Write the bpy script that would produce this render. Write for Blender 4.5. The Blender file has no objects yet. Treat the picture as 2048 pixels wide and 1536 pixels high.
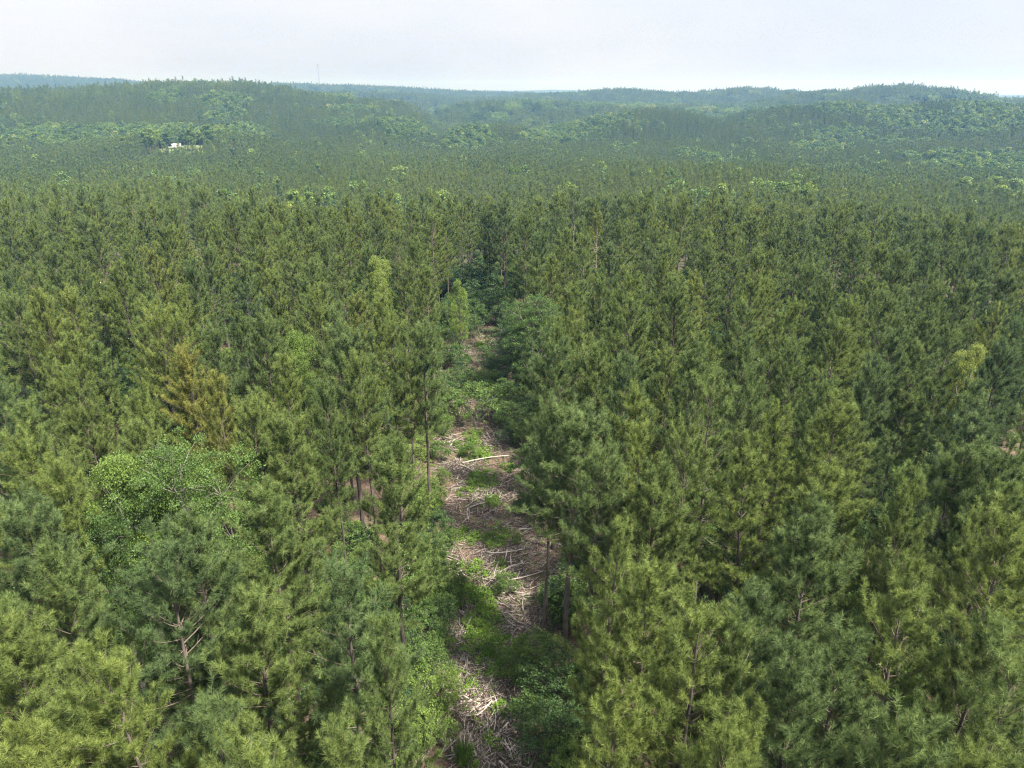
import bpy, math, random
import numpy as np
from math import radians, sin, cos, tan, pi

scene = bpy.context.scene
COL = scene.collection
random.seed(7)
RNG = np.random.default_rng(11)

# ------------------------------------------------------------------ camera, world, sun
CAM_H = 36.0
PITCH = 22.3
F_PX = 1435.0                       # focal length in pixels of the 2048 wide photograph
cd = bpy.data.cameras.new('camera')
cam = bpy.data.objects.new('camera', cd)
COL.objects.link(cam)
cam.location = (0, 0, CAM_H)
cam.rotation_euler = (radians(90 - PITCH), 0, 0)
cd.sensor_width = 36.0
cd.lens = F_PX / 2048 * 36.0
cd.clip_start = 0.5
cd.clip_end = 60000
scene.camera = cam

SUN = np.array((0.48, -0.30, 0.82)); SUN /= np.linalg.norm(SUN)
sun_el = math.asin(SUN[2])
sun_az = math.atan2(SUN[0], SUN[1])
sl = bpy.data.lights.new('sun', 'SUN')
sl.energy = 5.0
sl.angle = radians(5.5)
sl.color = (1.0, 0.94, 0.84)
so = bpy.data.objects.new('sun', sl)
COL.objects.link(so)
so.location = (0, 0, 300)
so.rotation_euler = (pi / 2 - sun_el, 0, pi - sun_az)

world = bpy.data.worlds.new('World')
scene.world = world
world.use_nodes = True
wt = world.node_tree
wt.nodes.clear()
wo = wt.nodes.new('ShaderNodeOutputWorld')
bg = wt.nodes.new('ShaderNodeBackground')
sky = wt.nodes.new('ShaderNodeTexSky')
sky.sky_type = 'NISHITA'
sky.sun_disc = False
sky.sun_elevation = sun_el
sky.sun_rotation = sun_az
sky.air_density = 1.0
sky.dust_density = 3.0
sky.ozone_density = 1.5
tc = wt.nodes.new('ShaderNodeTexCoord')
mp = wt.nodes.new('ShaderNodeMapping')
mp.inputs['Scale'].default_value = (1.3, 1.3, 4.0)
mp.inputs['Location'].default_value = (0.35, 0.1, 0.3)
nz = wt.nodes.new('ShaderNodeTexNoise')
nz.inputs['Scale'].default_value = 1.6
nz.inputs['Detail'].default_value = 5.0
nz.inputs['Roughness'].default_value = 0.5
ramp = wt.nodes.new('ShaderNodeValToRGB')
ramp.color_ramp.elements[0].position = 0.30
ramp.color_ramp.elements[0].color = (0.80, 0.80, 0.80, 1)
ramp.color_ramp.elements[1].position = 0.62
ramp.color_ramp.elements[1].color = (0.97, 0.97, 0.97, 1)
cl = wt.nodes.new('ShaderNodeValToRGB')          # thin cloud: grey-blue where thin, white where thick
cl.color_ramp.elements[0].position = 0.33
cl.color_ramp.elements[0].color = (0.77, 0.80, 0.91, 1)
cl.color_ramp.elements[1].position = 0.62
cl.color_ramp.elements[1].color = (0.91, 0.92, 0.975, 1)
mul = wt.nodes.new('ShaderNodeVectorMath'); mul.operation = 'SCALE'
sep = wt.nodes.new('ShaderNodeSeparateXYZ')      # an overcast sky is brightest overhead
zen = wt.nodes.new('ShaderNodeMapRange')
zen.inputs['From Min'].default_value = 0.0; zen.inputs['From Max'].default_value = 0.9
zen.inputs['To Min'].default_value = 3.6; zen.inputs['To Max'].default_value = 7.0
mx = wt.nodes.new('ShaderNodeMix'); mx.data_type = 'RGBA'
L = wt.links.new
L(tc.outputs['Generated'], mp.inputs['Vector'])
L(mp.outputs['Vector'], nz.inputs['Vector'])
L(nz.outputs['Fac'], ramp.inputs['Fac'])
L(nz.outputs['Fac'], cl.inputs['Fac'])
L(tc.outputs['Generated'], sep.inputs['Vector'])
L(sep.outputs['Z'], zen.inputs['Value'])
L(zen.outputs['Result'], mul.inputs['Scale'])
L(cl.outputs['Color'], mul.inputs[0])
L(ramp.outputs['Color'], mx.inputs['Factor'])
L(sky.outputs['Color'], mx.inputs['A'])
L(mul.outputs['Vector'], mx.inputs['B'])
L(mx.outputs['Result'], bg.inputs['Color'])
bg.inputs['Strength'].default_value = 0.10
L(bg.outputs['Background'], wo.inputs['Surface'])

scene.view_settings.view_transform = 'Standard'
scene.view_settings.look = 'None'
scene.view_settings.gamma = 1.0
scene.view_settings.exposure = 1.42
scene.render.engine = 'CYCLES'
scene.cycles.max_bounces = 6
scene.cycles.diffuse_bounces = 3
scene.cycles.transmission_bounces = 4
scene.cycles.glossy_bounces = 2
scene.cycles.volume_bounces = 1
scene.cycles.use_denoising = True
scene.cycles.denoiser = 'OPENIMAGEDENOISE'
scene.cycles.denoising_input_passes = 'RGB_ALBEDO_NORMAL'
scene.cycles.denoising_prefilter = 'NONE'
scene.cycles.filter_width = 1.2

# ------------------------------------------------------------------ picking points of the place through the camera
sp, cp = sin(radians(PITCH)), cos(radians(PITCH))


def ray(px, py):
    u, v = (px - 1024) / F_PX, (768 - py) / F_PX
    return np.array((u, cp + v * sp, -sp + v * cp))


def project(x, y, z):
    dx, dy, dz = x, y, z - CAM_H
    dep = dy * cp - dz * sp
    return 1024 + F_PX * dx / dep, 768 - F_PX * (dy * sp + dz * cp) / dep


# ------------------------------------------------------------------ terrain
LAWN = (ray(385, 297)[0] / ray(385, 297)[1] * 590.0, 590.0)
T_D = np.array([60, 120, 150, 220, 350, 500, 650, 900, 1150, 1500, 2000, 3000, 5000, 8000, 13000], float)
T_X = np.array([-400, 0, 300, 600, 860, 1050, 1300, 1550, 1780, 2048, 2450], float)
T_Z = np.array([
    [0, 0, 0, -3, -13, -20, -21, -25, -24, -22, -20, -15, -12, -10, -8],
    [0, 0, 0, -3, -14, -20, -21, -25, -24, -22, -20, -15, -12, -10, -8],
    [0, 0, 0, -3, -15, -20, -21, -24, -24, -22, -20, -15, -12, -10, -8],
    [0, 0, 0, -14, -17, -20, -21, -25, -24, -22, -20, -15, -12, -10, -8],
    [0, 0, 0, -14, -17, -20, -30, -34, -34, -30, -24, -15, -12, -10, -8],
    [0, 0, 0, -13, -17, -20, -24, -26, -26, -26, -22, -15, -12, -10, -8],
    [0, 0, 0, -11, -10, -24, -26, -26, -26, -24, -22, -15, -12, -10, -8],
    [0, 0, -1, -8, -9, -24, -24, -24, -26, -24, -22, -15, -12, -10, -8],
    [0, 0, -2, -8, -15, -23, -20, -22, -24, -24, -22, -15, -12, -10, -8],
    [0, 0, -2, -8, -14, -22, -18, -20, -22, -22, -22, -15, -12, -12, -12],
    [0, 0, -2, -8, -14, -20, -18, -20, -22, -22, -22, -15, -12, -12, -12],
], float)
T_A = np.arctan((T_X - 1024) / F_PX / 1.08)
T_LD = np.log(T_D)
# resample the table finely along the distance, smoothed
_ld = np.linspace(math.log(40), math.log(14000), 260)
_tab = np.array([np.interp(_ld, T_LD, r) for r in T_Z])
_k = np.exp(-0.5 * (np.arange(-8, 9) / 3.2) ** 2); _k /= _k.sum()
_tab = np.array([np.convolve(np.pad(r, 8, mode='edge'), _k, mode='valid') for r in _tab])


def _hash2(i, j, s):
    n = np.sin(i * 127.1 + j * 311.7 + s * 74.7) * 43758.5453
    return n - np.floor(n)


def vnoise(x, y, s=0):
    xi, yi = np.floor(x), np.floor(y)
    fx, fy = x - xi, y - yi
    fx = fx * fx * (3 - 2 * fx); fy = fy * fy * (3 - 2 * fy)
    a = _hash2(xi, yi, s); b = _hash2(xi + 1, yi, s); c = _hash2(xi, yi + 1, s); d = _hash2(xi + 1, yi + 1, s)
    return (a * (1 - fx) + b * fx) * (1 - fy) + (c * (1 - fx) + d * fx) * fy


# the ridges: distance, depth towards the drone and away from it, and the line of the treetops on the crest
RIDGES = [
    (1100, 250, 200, [(-300, 186), (0, 178), (150, 176), (260, 166), (350, 160), (450, 160), (520, 166), (560, 174), (640, 186), (720, 194), (800, 205), (850, 224), (880, 255)]),
    (3200, 450, 600, [(-400, 146), (0, 152), (60, 151), (130, 155), (240, 160), (300, 166), (450, 176)]),
    (2600, 350, 400, [(480, 176), (560, 168), (640, 171), (750, 174), (860, 180), (960, 185), (1050, 188)]),
    (1900, 200, 250, [(640, 186), (700, 182), (800, 184), (880, 191), (930, 197), (980, 203)]),
    (6000, 900, 3000, [(600, 178), (850, 177), (950, 178), (1050, 178), (1100, 176), (1250, 179), (1400, 181), (1500, 183), (1700, 185), (2048, 189), (2300, 190)]),
    (1300, 230, 200, [(860, 244), (880, 220), (920, 207), (980, 200), (1050, 199), (1150, 203), (1300, 208), (1400, 211), (1500, 218)]),
    (1900, 260, 300, [(1000, 194), (1060, 188), (1140, 186), (1200, 179), (1240, 177), (1300, 181), (1350, 185), (1420, 181), (1470, 176), (1540, 178), (1600, 183)]),
    (1450, 230, 250, [(1500, 204), (1580, 187), (1640, 181), (1700, 178), (1760, 171), (1800, 170), (1860, 174), (1920, 180), (1950, 187), (2000, 195), (2048, 197), (2300, 200)]),
    (850, 110, 110, [(1080, 266), (1150, 247), (1220, 231), (1290, 223), (1360, 226), (1420, 237), (1480, 254)]),
    (900, 120, 140, [(1420, 250), (1480, 229), (1550, 216), (1620, 214), (1700, 206), (1760, 213), (1820, 217), (1880, 208), (1950, 206), (2048, 212), (2300, 215)]),
    (800, 90, 100, [(640, 266), (700, 250), (760, 239), (820, 238), (850, 254), (870, 280)]),
    (760, 80, 90, [(880, 284), (900, 260), (940, 251), (1000, 255), (1050, 264), (1100, 272)]),
]
CANOPY = 12.0
RIDGE_Z = []
for (_d, _f, _b, _pl) in RIDGES:
    _zz = []
    for (_px, _py) in _pl:
        _r = ray(_px, _py)
        _zz.append(CAM_H + _r[2] / math.hypot(_r[0], _r[1]) * _d - CANOPY)
    RIDGE_Z.append((np.array([p[0] for p in _pl], float), np.array(_zz)))


def ground(x, y):
    x = np.asarray(x, float); y = np.asarray(y, float)
    d = np.hypot(x, y) + 1e-6
    a = np.arctan2(x, np.where(y > 0, y, 1e-3) if np.ndim(y) else (y if y > 0 else 1e-3))
    a = np.clip(a, T_A[0], T_A[-1])
    i = np.clip(np.searchsorted(T_A, a) - 1, 0, len(T_A) - 2)
    t = (a - T_A[i]) / (T_A[i + 1] - T_A[i])
    t = t * t * (3 - 2 * t) * 0.6 + t * 0.4
    ld = np.clip(np.log(np.maximum(d, 1)), _ld[0], _ld[-1])
    k = (ld - _ld[0]) / (_ld[1] - _ld[0])
    k0 = np.clip(np.floor(k).astype(int), 0, len(_ld) - 2)
    f = k - k0
    za = _tab[i, k0] * (1 - f) + _tab[i, k0 + 1] * f
    zb = _tab[i + 1, k0] * (1 - f) + _tab[i + 1, k0 + 1] * f
    z = za * (1 - t) + zb * t
    amp = np.clip((d - 200) / 900, 0, 1)
    z = z + amp * ((vnoise(x / 160, y / 160, 1) - 0.5) * 7 + (vnoise(x / 70, y / 70, 2) - 0.5) * 3)
    qx = 1024 + F_PX * 1.0755 * np.tan(a)
    for (rd, sf, sb, pl), (rx, rz) in zip(RIDGES, RIDGE_Z):
        crest = np.interp(qx, rx, rz)
        off = np.maximum(np.maximum(rx[0] - qx, qx - rx[-1]), 0)
        wob_ = (vnoise(x / 240 + rd, y / 240, 6) - 0.5) * 0.22 * rd ** 0.5 * 6
        w = np.exp(-((d - rd + wob_) / np.where(d < rd, sf, sb)) ** 2) * np.exp(-(off / 90) ** 2)
        z = np.maximum(z, z + (crest + (vnoise(x / 55, y / 55, 7) - .5) * 3 - z) * w)
    z = z + np.clip(1 - d / 200, 0, 1) * ((vnoise(x / 9, y / 9, 4) - 0.5) * 0.35)
    z = z + 14.5 * np.exp(-((x - LAWN[0]) ** 2 + (y - LAWN[1]) ** 2) / (2 * 40.0 ** 2))      # the knoll with the lawn
    return z


def hit(px, py, h, dmin=10.0):
    """where the view through a pixel meets the surface h metres above the ground"""
    r = ray(px, py)
    for t in (dmin * 1.004 ** np.arange(600), dmin * 1.004 ** np.arange(600, 1900)):
        below = np.nonzero(CAM_H + r[2] * t <= ground(r[0] * t, r[1] * t) + h)[0]
        if len(below):
            return r[0] * t[below[0]], r[1] * t[below[0]]
    return r[0] * 3000, r[1] * 3000


# ------------------------------------------------------------------ mesh helpers
def mesh_from(name, V, F, mat=None, vary=None, smooth=False):
    """V (n,3); F list of equal-length index arrays stacked as (m,k) or list of such"""
    me = bpy.data.meshes.new(name)
    groups = F if isinstance(F, list) else [F]
    groups = [np.asarray(g, np.int64) for g in groups if len(g)]
    V = np.asarray(V, np.float32)
    loops = np.concatenate([g.ravel() for g in groups]) if groups else np.zeros(0, int)
    tot = np.concatenate([np.full(len(g), g.shape[1]) for g in groups]) if groups else np.zeros(0, int)
    start = np.concatenate([[0], np.cumsum(tot)[:-1]]) if len(tot) else tot
    me.vertices.add(len(V)); me.vertices.foreach_set('co', V.ravel())
    me.loops.add(len(loops)); me.loops.foreach_set('vertex_index', loops.astype(np.int32))
    me.polygons.add(len(tot)); me.polygons.foreach_set('loop_start', start.astype(np.int32))
    me.update(calc_edges=True)
    if smooth:
        me.polygons.foreach_set('use_smooth', np.ones(len(tot), bool))
    if vary is not None:
        at = me.attributes.new('vary', 'FLOAT', 'POINT')
        at.data.foreach_set('value', np.asarray(vary, np.float32))
    if mat is not None:
        me.materials.append(mat)
    me.validate()
    return me


def add_obj(name, me, parent=None):
    o = bpy.data.objects.new(name, me)
    COL.objects.link(o)
    if parent is not None:
        o.parent = parent
    return o


def tag(o, label=None, cat=None, group=None, kind=None):
    if label: o['label'] = label
    if cat: o['category'] = cat
    if group: o['group'] = group
    if kind: o['kind'] = kind
    return o


def empty(name, loc, rz=0.0):
    o = bpy.data.objects.new(name, None)
    o.empty_display_size = 0.3
    COL.objects.link(o)
    o.location = loc
    o.rotation_euler = (0, 0, rz)
    return o


def unit(v):
    v = np.asarray(v, float)
    return v / (np.linalg.norm(v, axis=-1, keepdims=True) + 1e-9)


class Tubes:
    """tapered tubes collected into one mesh"""
    def __init__(self):
        self.V, self.F, self.n = [], [], 0

    def add(self, pts, rad, sides=5, cap=False):
        pts = np.asarray(pts, float); m = len(pts)
        rad = np.broadcast_to(np.asarray(rad, float), (m,))
        tg = np.gradient(pts, axis=0); tg = unit(tg)
        ref = np.array((0.0, 0, 1)) if abs(tg[0][2]) < 0.9 else np.array((1.0, 0, 0))
        s = unit(np.cross(tg, ref)); t = np.cross(tg, s)
        an = np.arange(sides) * 2 * pi / sides
        ring = pts[:, None, :] + rad[:, None, None] * (np.cos(an)[None, :, None] * s[:, None, :] + np.sin(an)[None, :, None] * t[:, None, :])
        self.V.append(ring.reshape(-1, 3))
        b = self.n
        i = np.arange(m - 1)[:, None] * sides; j = np.arange(sides)[None, :]; j2 = (j + 1) % sides
        q = np.stack([b + i + j, b + i + j2, b + i + sides + j2, b + i + sides + j], -1).reshape(-1, 4)
        self.F.append(q)
        self.n += m * sides
        if cap:
            for k, rv in ((0, True), (m - 1, False)):
                self.V.append(pts[k][None]); c = self.n; self.n += 1
                jj = np.arange(sides)
                a0, a1 = b + k * sides + jj, b + k * sides + (jj + 1) % sides
                tri = np.stack([a1 if rv else a0, a0 if rv else a1, np.full(sides, c)], -1)
                self.F.append(tri)

    def mesh(self, name, mat):
        q = [f for f in self.F if f.shape[1] == 4]; t = [f for f in self.F if f.shape[1] == 3]
        fs = ([np.concatenate(q)] if q else []) + ([np.concatenate(t)] if t else [])
        return mesh_from(name, np.concatenate(self.V), fs, mat, smooth=True)


def joined(name, parts):
    """several meshes with their materials as one mesh"""
    vv, ff, vy, mi = [], [], [], []
    off = 0
    q_all, t_all, mq, mt_ = [], [], [], []
    mats = []
    for p in parts:
        n = len(p.vertices); co = np.empty(n * 3, np.float32); p.vertices.foreach_get('co', co)
        vv.append(co.reshape(-1, 3))
        a = p.attributes.get('vary')
        v = np.full(n, .5, np.float32)
        if a: a.data.foreach_get('value', v)
        vy.append(v)
        m = p.materials[0]
        if m not in mats: mats.append(m)
        k = mats.index(m)
        tot = np.empty(len(p.polygons), np.int32); p.polygons.foreach_get('loop_total', tot)
        li = np.empty(len(p.loops), np.int32); p.loops.foreach_get('vertex_index', li)
        st = np.empty(len(p.polygons), np.int32); p.polygons.foreach_get('loop_start', st)
        for c, A, M in ((4, q_all, mq), (3, t_all, mt_)):
            s_ = st[tot == c]
            if len(s_):
                A.append(np.stack([li[s_ + e] for e in range(c)], -1) + off); M.append(np.full(len(s_), k))
        off += n
    F = ([np.concatenate(q_all)] if q_all else []) + ([np.concatenate(t_all)] if t_all else [])
    MI = np.concatenate(([np.concatenate(mq)] if mq else []) + ([np.concatenate(mt_)] if mt_ else []))
    me = mesh_from(name, np.concatenate(vv), F, None, np.concatenate(vy))
    for m in mats: me.materials.append(m)
    me.polygons.foreach_set('material_index', MI.astype(np.int32))
    return me


def lod_obj(parts):
    """source tree of a mass"""
    return bpy.data.objects.new('mass_tree', joined('mass_tree', parts))


def needles(P, D, S, k, w, rng):
    """bottle-brush tufts: k needles round every shoot. returns V, F, per-vertex tuft index"""
    n = len(P)
    D = unit(D)
    ref = np.where(np.abs(D[:, 2:3]) < 0.9, np.array((0, 0, 1.0)), np.array((1.0, 0, 0)))
    A = unit(np.cross(D, ref)); B = np.cross(D, A)
    al = rng.random((n, k)) ** 0.6
    ph = rng.random((n, k)) * 2 * pi
    th = np.radians(82 - 58 * al + rng.normal(0, 12, (n, k)))
    ln = (0.15 + 0.05 * rng.random((n, k))) * S[:, None]
    side = np.cos(ph)[..., None] * A[:, None] + np.sin(ph)[..., None] * B[:, None]
    nd = np.cos(th)[..., None] * D[:, None] + np.sin(th)[..., None] * side
    base = P[:, None] + D[:, None] * (al * 0.22 * S[:, None])[..., None]
    tip = base + nd * ln[..., None]
    tip[..., 2] -= 0.02 * S[:, None]
    rv = rng.normal(size=(n, k, 3))
    wv = unit(np.cross(nd, rv)) * (w * 0.5)
    V = np.stack([base - wv, base + wv, tip], 2).reshape(-1, 3)
    F = np.arange(n * k * 3).reshape(-1, 3)
    idx = np.repeat(np.arange(n), k * 3)
    return V, F, idx


def leaves(C, R, k, size, rng, flat=0.6, up=0.5):
    """leaf clumps: k leaves scattered in a flattened ball of radius R round every centre C"""
    n = len(C)
    u = unit(rng.normal(size=(n, k, 3))) * (rng.random((n, k, 1)) ** 0.45)
    u[..., 2] *= flat
    P = C[:, None] + u * R[:, None, None]
    nv = unit(rng.normal(size=(n, k, 3)) + np.array((0, 0, up)) + u * 0.8)
    a = unit(np.cross(nv, rng.normal(size=(n, k, 3)))); b = np.cross(nv, a)
    s = size * (0.65 + 0.7 * rng.random((n, k, 1)))
    fold = nv * s * 0.12
    V = np.stack([P - a * s, P - b * s * 0.55 + fold, P + a * s, P + b * s * 0.55 + fold], 2).reshape(-1, 3)
    F = np.arange(n * k * 4).reshape(-1, 4)
    return V, F, np.repeat(np.arange(n), k * 4)


# ------------------------------------------------------------------ materials
def new_mat(name):
    m = bpy.data.materials.new(name); m.use_nodes = True
    nt = m.node_tree; nt.nodes.clear()
    return m, nt, nt.nodes.new('ShaderNodeOutputMaterial')


def leaf_mat(name, stops, vary_amp=0.35, trans=0.3, rough=0.55, spec=0.25, tip=None):
    """foliage: colour along a ramp by the tree's own tint, varied from tuft to tuft (age of the growth)"""
    m, nt, out = new_mat(name)
    N = nt.nodes.new; lk = nt.links.new
    at = N('ShaderNodeAttribute'); at.attribute_type = 'INSTANCER'; at.attribute_name = 'tint'
    r = N('ShaderNodeValToRGB')
    els = r.color_ramp.elements
    while len(els) < len(stops): els.new(0.5)
    for e, (p, c) in zip(els, stops):
        e.position = p; e.color = (*c, 1)
    lk(at.outputs['Fac'], r.inputs['Fac'])
    va = N('ShaderNodeAttribute'); va.attribute_type = 'GEOMETRY'; va.attribute_name = 'vary'
    mr = N('ShaderNodeMapRange')
    mr.inputs['To Min'].default_value = 1 - vary_amp; mr.inputs['To Max'].default_value = 1 + vary_amp
    lk(va.outputs['Fac'], mr.inputs['Value'])
    hs = N('ShaderNodeHueSaturation')
    lk(r.outputs['Color'], hs.inputs['Color']); lk(mr.outputs['Result'], hs.inputs['Value'])
    h2 = N('ShaderNodeMapRange'); h2.inputs['To Min'].default_value = 0.512; h2.inputs['To Max'].default_value = 0.488
    lk(va.outputs['Fac'], h2.inputs['Value']); lk(h2.outputs['Result'], hs.inputs['Hue'])
    b = N('ShaderNodeBsdfPrincipled')
    b.inputs['Roughness'].default_value = rough
    b.inputs['Specular IOR Level'].default_value = spec
    lk(hs.outputs['Color'], b.inputs['Base Color'])
    t = N('ShaderNodeBsdfTranslucent')
    lk(hs.outputs['Color'], t.inputs['Color'])
    mix = N('ShaderNodeMixShader'); mix.inputs['Fac'].default_value = trans
    lk(b.outputs['BSDF'], mix.inputs[1]); lk(t.outputs['BSDF'], mix.inputs[2])
    lk(mix.outputs['Shader'], out.inputs['Surface'])
    return m


def wood_mat(name, c1, c2, scale=(3, 3, 12), rough=0.9, island=False):
    m, nt, out = new_mat(name)
    N = nt.nodes.new; lk = nt.links.new
    tcn = N('ShaderNodeTexCoord'); mpn = N('ShaderNodeMapping'); mpn.inputs['Scale'].default_value = scale
    n = N('ShaderNodeTexNoise'); n.inputs['Scale'].default_value = 1.0; n.inputs['Detail'].default_value = 4
    oi = N('ShaderNodeObjectInfo')
    ad = N('ShaderNodeMath'); ad.operation = 'MULTIPLY_ADD'; ad.inputs[1].default_value = 0.5; ad.inputs[2].default_value = -0.25
    sm = N('ShaderNodeMath'); sm.operation = 'ADD'
    r = N('ShaderNodeValToRGB')
    r.color_ramp.elements[0].position = 0.3; r.color_ramp.elements[0].color = (*c1, 1)
    r.color_ramp.elements[1].position = 0.75; r.color_ramp.elements[1].color = (*c2, 1)
    b = N('ShaderNodeBsdfPrincipled'); b.inputs['Roughness'].default_value = rough; b.inputs['Specular IOR Level'].default_value = 0.15
    lk(tcn.outputs['Object'], mpn.inputs['Vector']); lk(mpn.outputs['Vector'], n.inputs['Vector'])
    if island:
        ge = N('ShaderNodeNewGeometry'); av = N('ShaderNodeMath'); av.operation = 'ADD'
        lk(oi.outputs['Random'], av.inputs[0]); lk(ge.outputs['Random Per Island'], av.inputs[1]); lk(av.outputs['Value'], ad.inputs[0])
        ad.inputs[1].default_value = 0.5; ad.inputs[2].default_value = -0.5
    else:
        lk(oi.outputs['Random'], ad.inputs[0])
    lk(mpn.outputs['Vector'], n.inputs['Vector']); lk(n.outputs['Fac'], sm.inputs[0]); lk(ad.outputs['Value'], sm.inputs[1])
    lk(sm.outputs['Value'], r.inputs['Fac']); lk(r.outputs['Color'], b.inputs['Base Color'])
    lk(b.outputs['BSDF'], out.inputs['Surface'])
    return m


def plain_mat(name, c, rough=0.6, metal=0.0):
    m, nt, out = new_mat(name)
    b = nt.nodes.new('ShaderNodeBsdfPrincipled')
    n = nt.nodes.new('ShaderNodeTexNoise'); n.inputs['Scale'].default_value = 2.5; n.inputs['Detail'].default_value = 4
    r = nt.nodes.new('ShaderNodeValToRGB')
    r.color_ramp.elements[0].color = (c[0] * .85, c[1] * .85, c[2] * .83, 1); r.color_ramp.elements[1].color = (*c, 1)
    r.color_ramp.elements[0].position = 0.35; r.color_ramp.elements[1].position = 0.6
    nt.links.new(n.outputs['Fac'], r.inputs['Fac']); nt.links.new(r.outputs['Color'], b.inputs['Base Color'])
    b.inputs['Roughness'].default_value = rough; b.inputs['Metallic'].default_value = metal
    nt.links.new(b.outputs['BSDF'], out.inputs['Surface'])
    return m


M_PINE = leaf_mat('pine_needles', [(0.0, (0.092, 0.145, 0.060)), (0.30, (0.132, 0.186, 0.058)), (0.60, (0.170, 0.222, 0.056)),
                                   (0.85, (0.205, 0.232, 0.058)), (1.0, (0.280, 0.240, 0.062))], 0.62, 0.35)
M_LEAF = leaf_mat('broad_leaves', [(0.0, (0.054, 0.105, 0.038)), (0.25, (0.085, 0.148, 0.042)), (0.5, (0.128, 0.205, 0.045)),
                                   (0.75, (0.195, 0.275, 0.058)), (0.9, (0.270, 0.305, 0.080)), (1.0, (0.23, 0.26, 0.105))], 0.5, 0.35, 0.5, 0.3)
M_WEED = leaf_mat('weed_leaves', [(0.0, (0.095, 0.185, 0.038)), (0.5, (0.165, 0.275, 0.045)), (1.0, (0.27, 0.32, 0.08))], 0.5, 0.3, 0.6, 0.2)
M_BARK = wood_mat('pine_bark', (0.050, 0.042, 0.038), (0.150, 0.125, 0.110), (6, 6, 1.2))
M_TWIG = wood_mat('pine_twig_bark', (0.085, 0.066, 0.052), (0.185, 0.150, 0.122), (3, 3, 3))
M_GREYBARK = wood_mat('grey_bark', (0.09, 0.08, 0.07), (0.22, 0.20, 0.18), (5, 5, 1.5))
M_DEAD = wood_mat('dead_grey_wood', (0.20, 0.17, 0.14), (0.42, 0.37, 0.32), (5, 5, 1.5))
M_LOG = wood_mat('weathered_log_wood', (0.085, 0.066, 0.054), (0.46, 0.405, 0.355), (4, 4, 4), island=True)


# ------------------------------------------------------------------ the ground: one sheet to the horizon
def ground_mat():
    m, nt, out = new_mat('forest_floor')
    N = nt.nodes.new; lk = nt.links.new
    geo = N('ShaderNodeNewGeometry')
    n1 = N('ShaderNodeTexNoise'); n1.inputs['Scale'].default_value = 0.35; n1.inputs['Detail'].default_value = 7; n1.inputs['Roughness'].default_value = 0.65
    n2 = N('ShaderNodeTexNoise'); n2.inputs['Scale'].default_value = 5.0; n2.inputs['Detail'].default_value = 6; n2.inputs['Roughness'].default_value = 0.7
    lk(geo.outputs['Position'], n1.inputs['Vector']); lk(geo.outputs['Position'], n2.inputs['Vector'])
    r1 = N('ShaderNodeValToRGB')
    e = r1.color_ramp.elements
    e[0].position = 0.25; e[0].color = (0.045, 0.028, 0.020, 1)
    e[1].position = 0.8; e[1].color = (0.28, 0.210, 0.165, 1)
    x = e.new(0.5); x.color = (0.130, 0.090, 0.068, 1)
    lk(n2.outputs['Fac'], r1.inputs['Fac'])
    r2 = N('ShaderNodeValToRGB'); r2.color_ramp.elements[0].position = 0.52; r2.color_ramp.elements[1].position = 0.68
    lk(n1.outputs['Fac'], r2.inputs['Fac'])
    mixg = N('ShaderNodeMix'); mixg.data_type = 'RGBA'
    mixg.inputs['B'].default_value = (0.050, 0.075, 0.024, 1)
    lk(r2.outputs['Color'], mixg.inputs['Factor']); lk(r1.outputs['Color'], mixg.inputs['A'])
    # beyond the hills the woods close over the ground: forest green by distance from the drone's hill
    ln = N('ShaderNodeVectorMath'); ln.operation = 'LENGTH'; lk(geo.outputs['Position'], ln.inputs[0])
    mr = N('ShaderNodeMapRange'); mr.inputs['From Min'].default_value = 130; mr.inputs['From Max'].default_value = 260
    lk(ln.outputs['Value'], mr.inputs['Value'])
    n3 = N('ShaderNodeTexNoise'); n3.inputs['Scale'].default_value = 0.008; n3.inputs['Detail'].default_value = 10; n3.inputs['Roughness'].default_value = 0.75
    lk(geo.outputs['Position'], n3.inputs['Vector'])
    r3 = N('ShaderNodeValToRGB')
    r3.color_ramp.elements[0].position = 0.35; r3.color_ramp.elements[0].color = (0.022, 0.038, 0.018, 1)
    r3.color_ramp.elements[1].position = 0.7; r3.color_ramp.elements[1].color = (0.055, 0.085, 0.030, 1)
    lk(n3.outputs['Fac'], r3.inputs['Fac'])
    mf = N('ShaderNodeMix'); mf.data_type = 'RGBA'
    lk(mr.outputs['Result'], mf.inputs['Factor']); lk(mixg.outputs['Result'], mf.inputs['A']); lk(r3.outputs['Color'], mf.inputs['B'])
    b = N('ShaderNodeBsdfPrincipled'); b.inputs['Roughness'].default_value = 0.95; b.inputs['Specular IOR Level'].default_value = 0.1
    lk(mf.outputs['Result'], b.inputs['Base Color'])
    bp = N('ShaderNodeBump'); bp.inputs['Strength'].default_value = 0.6; bp.inputs['Distance'].default_value = 0.12
    lk(n2.outputs['Fac'], bp.inputs['Height']); lk(bp.outputs['Normal'], b.inputs['Normal'])
    lk(b.outputs['BSDF'], out.inputs['Surface'])
    return m


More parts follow.
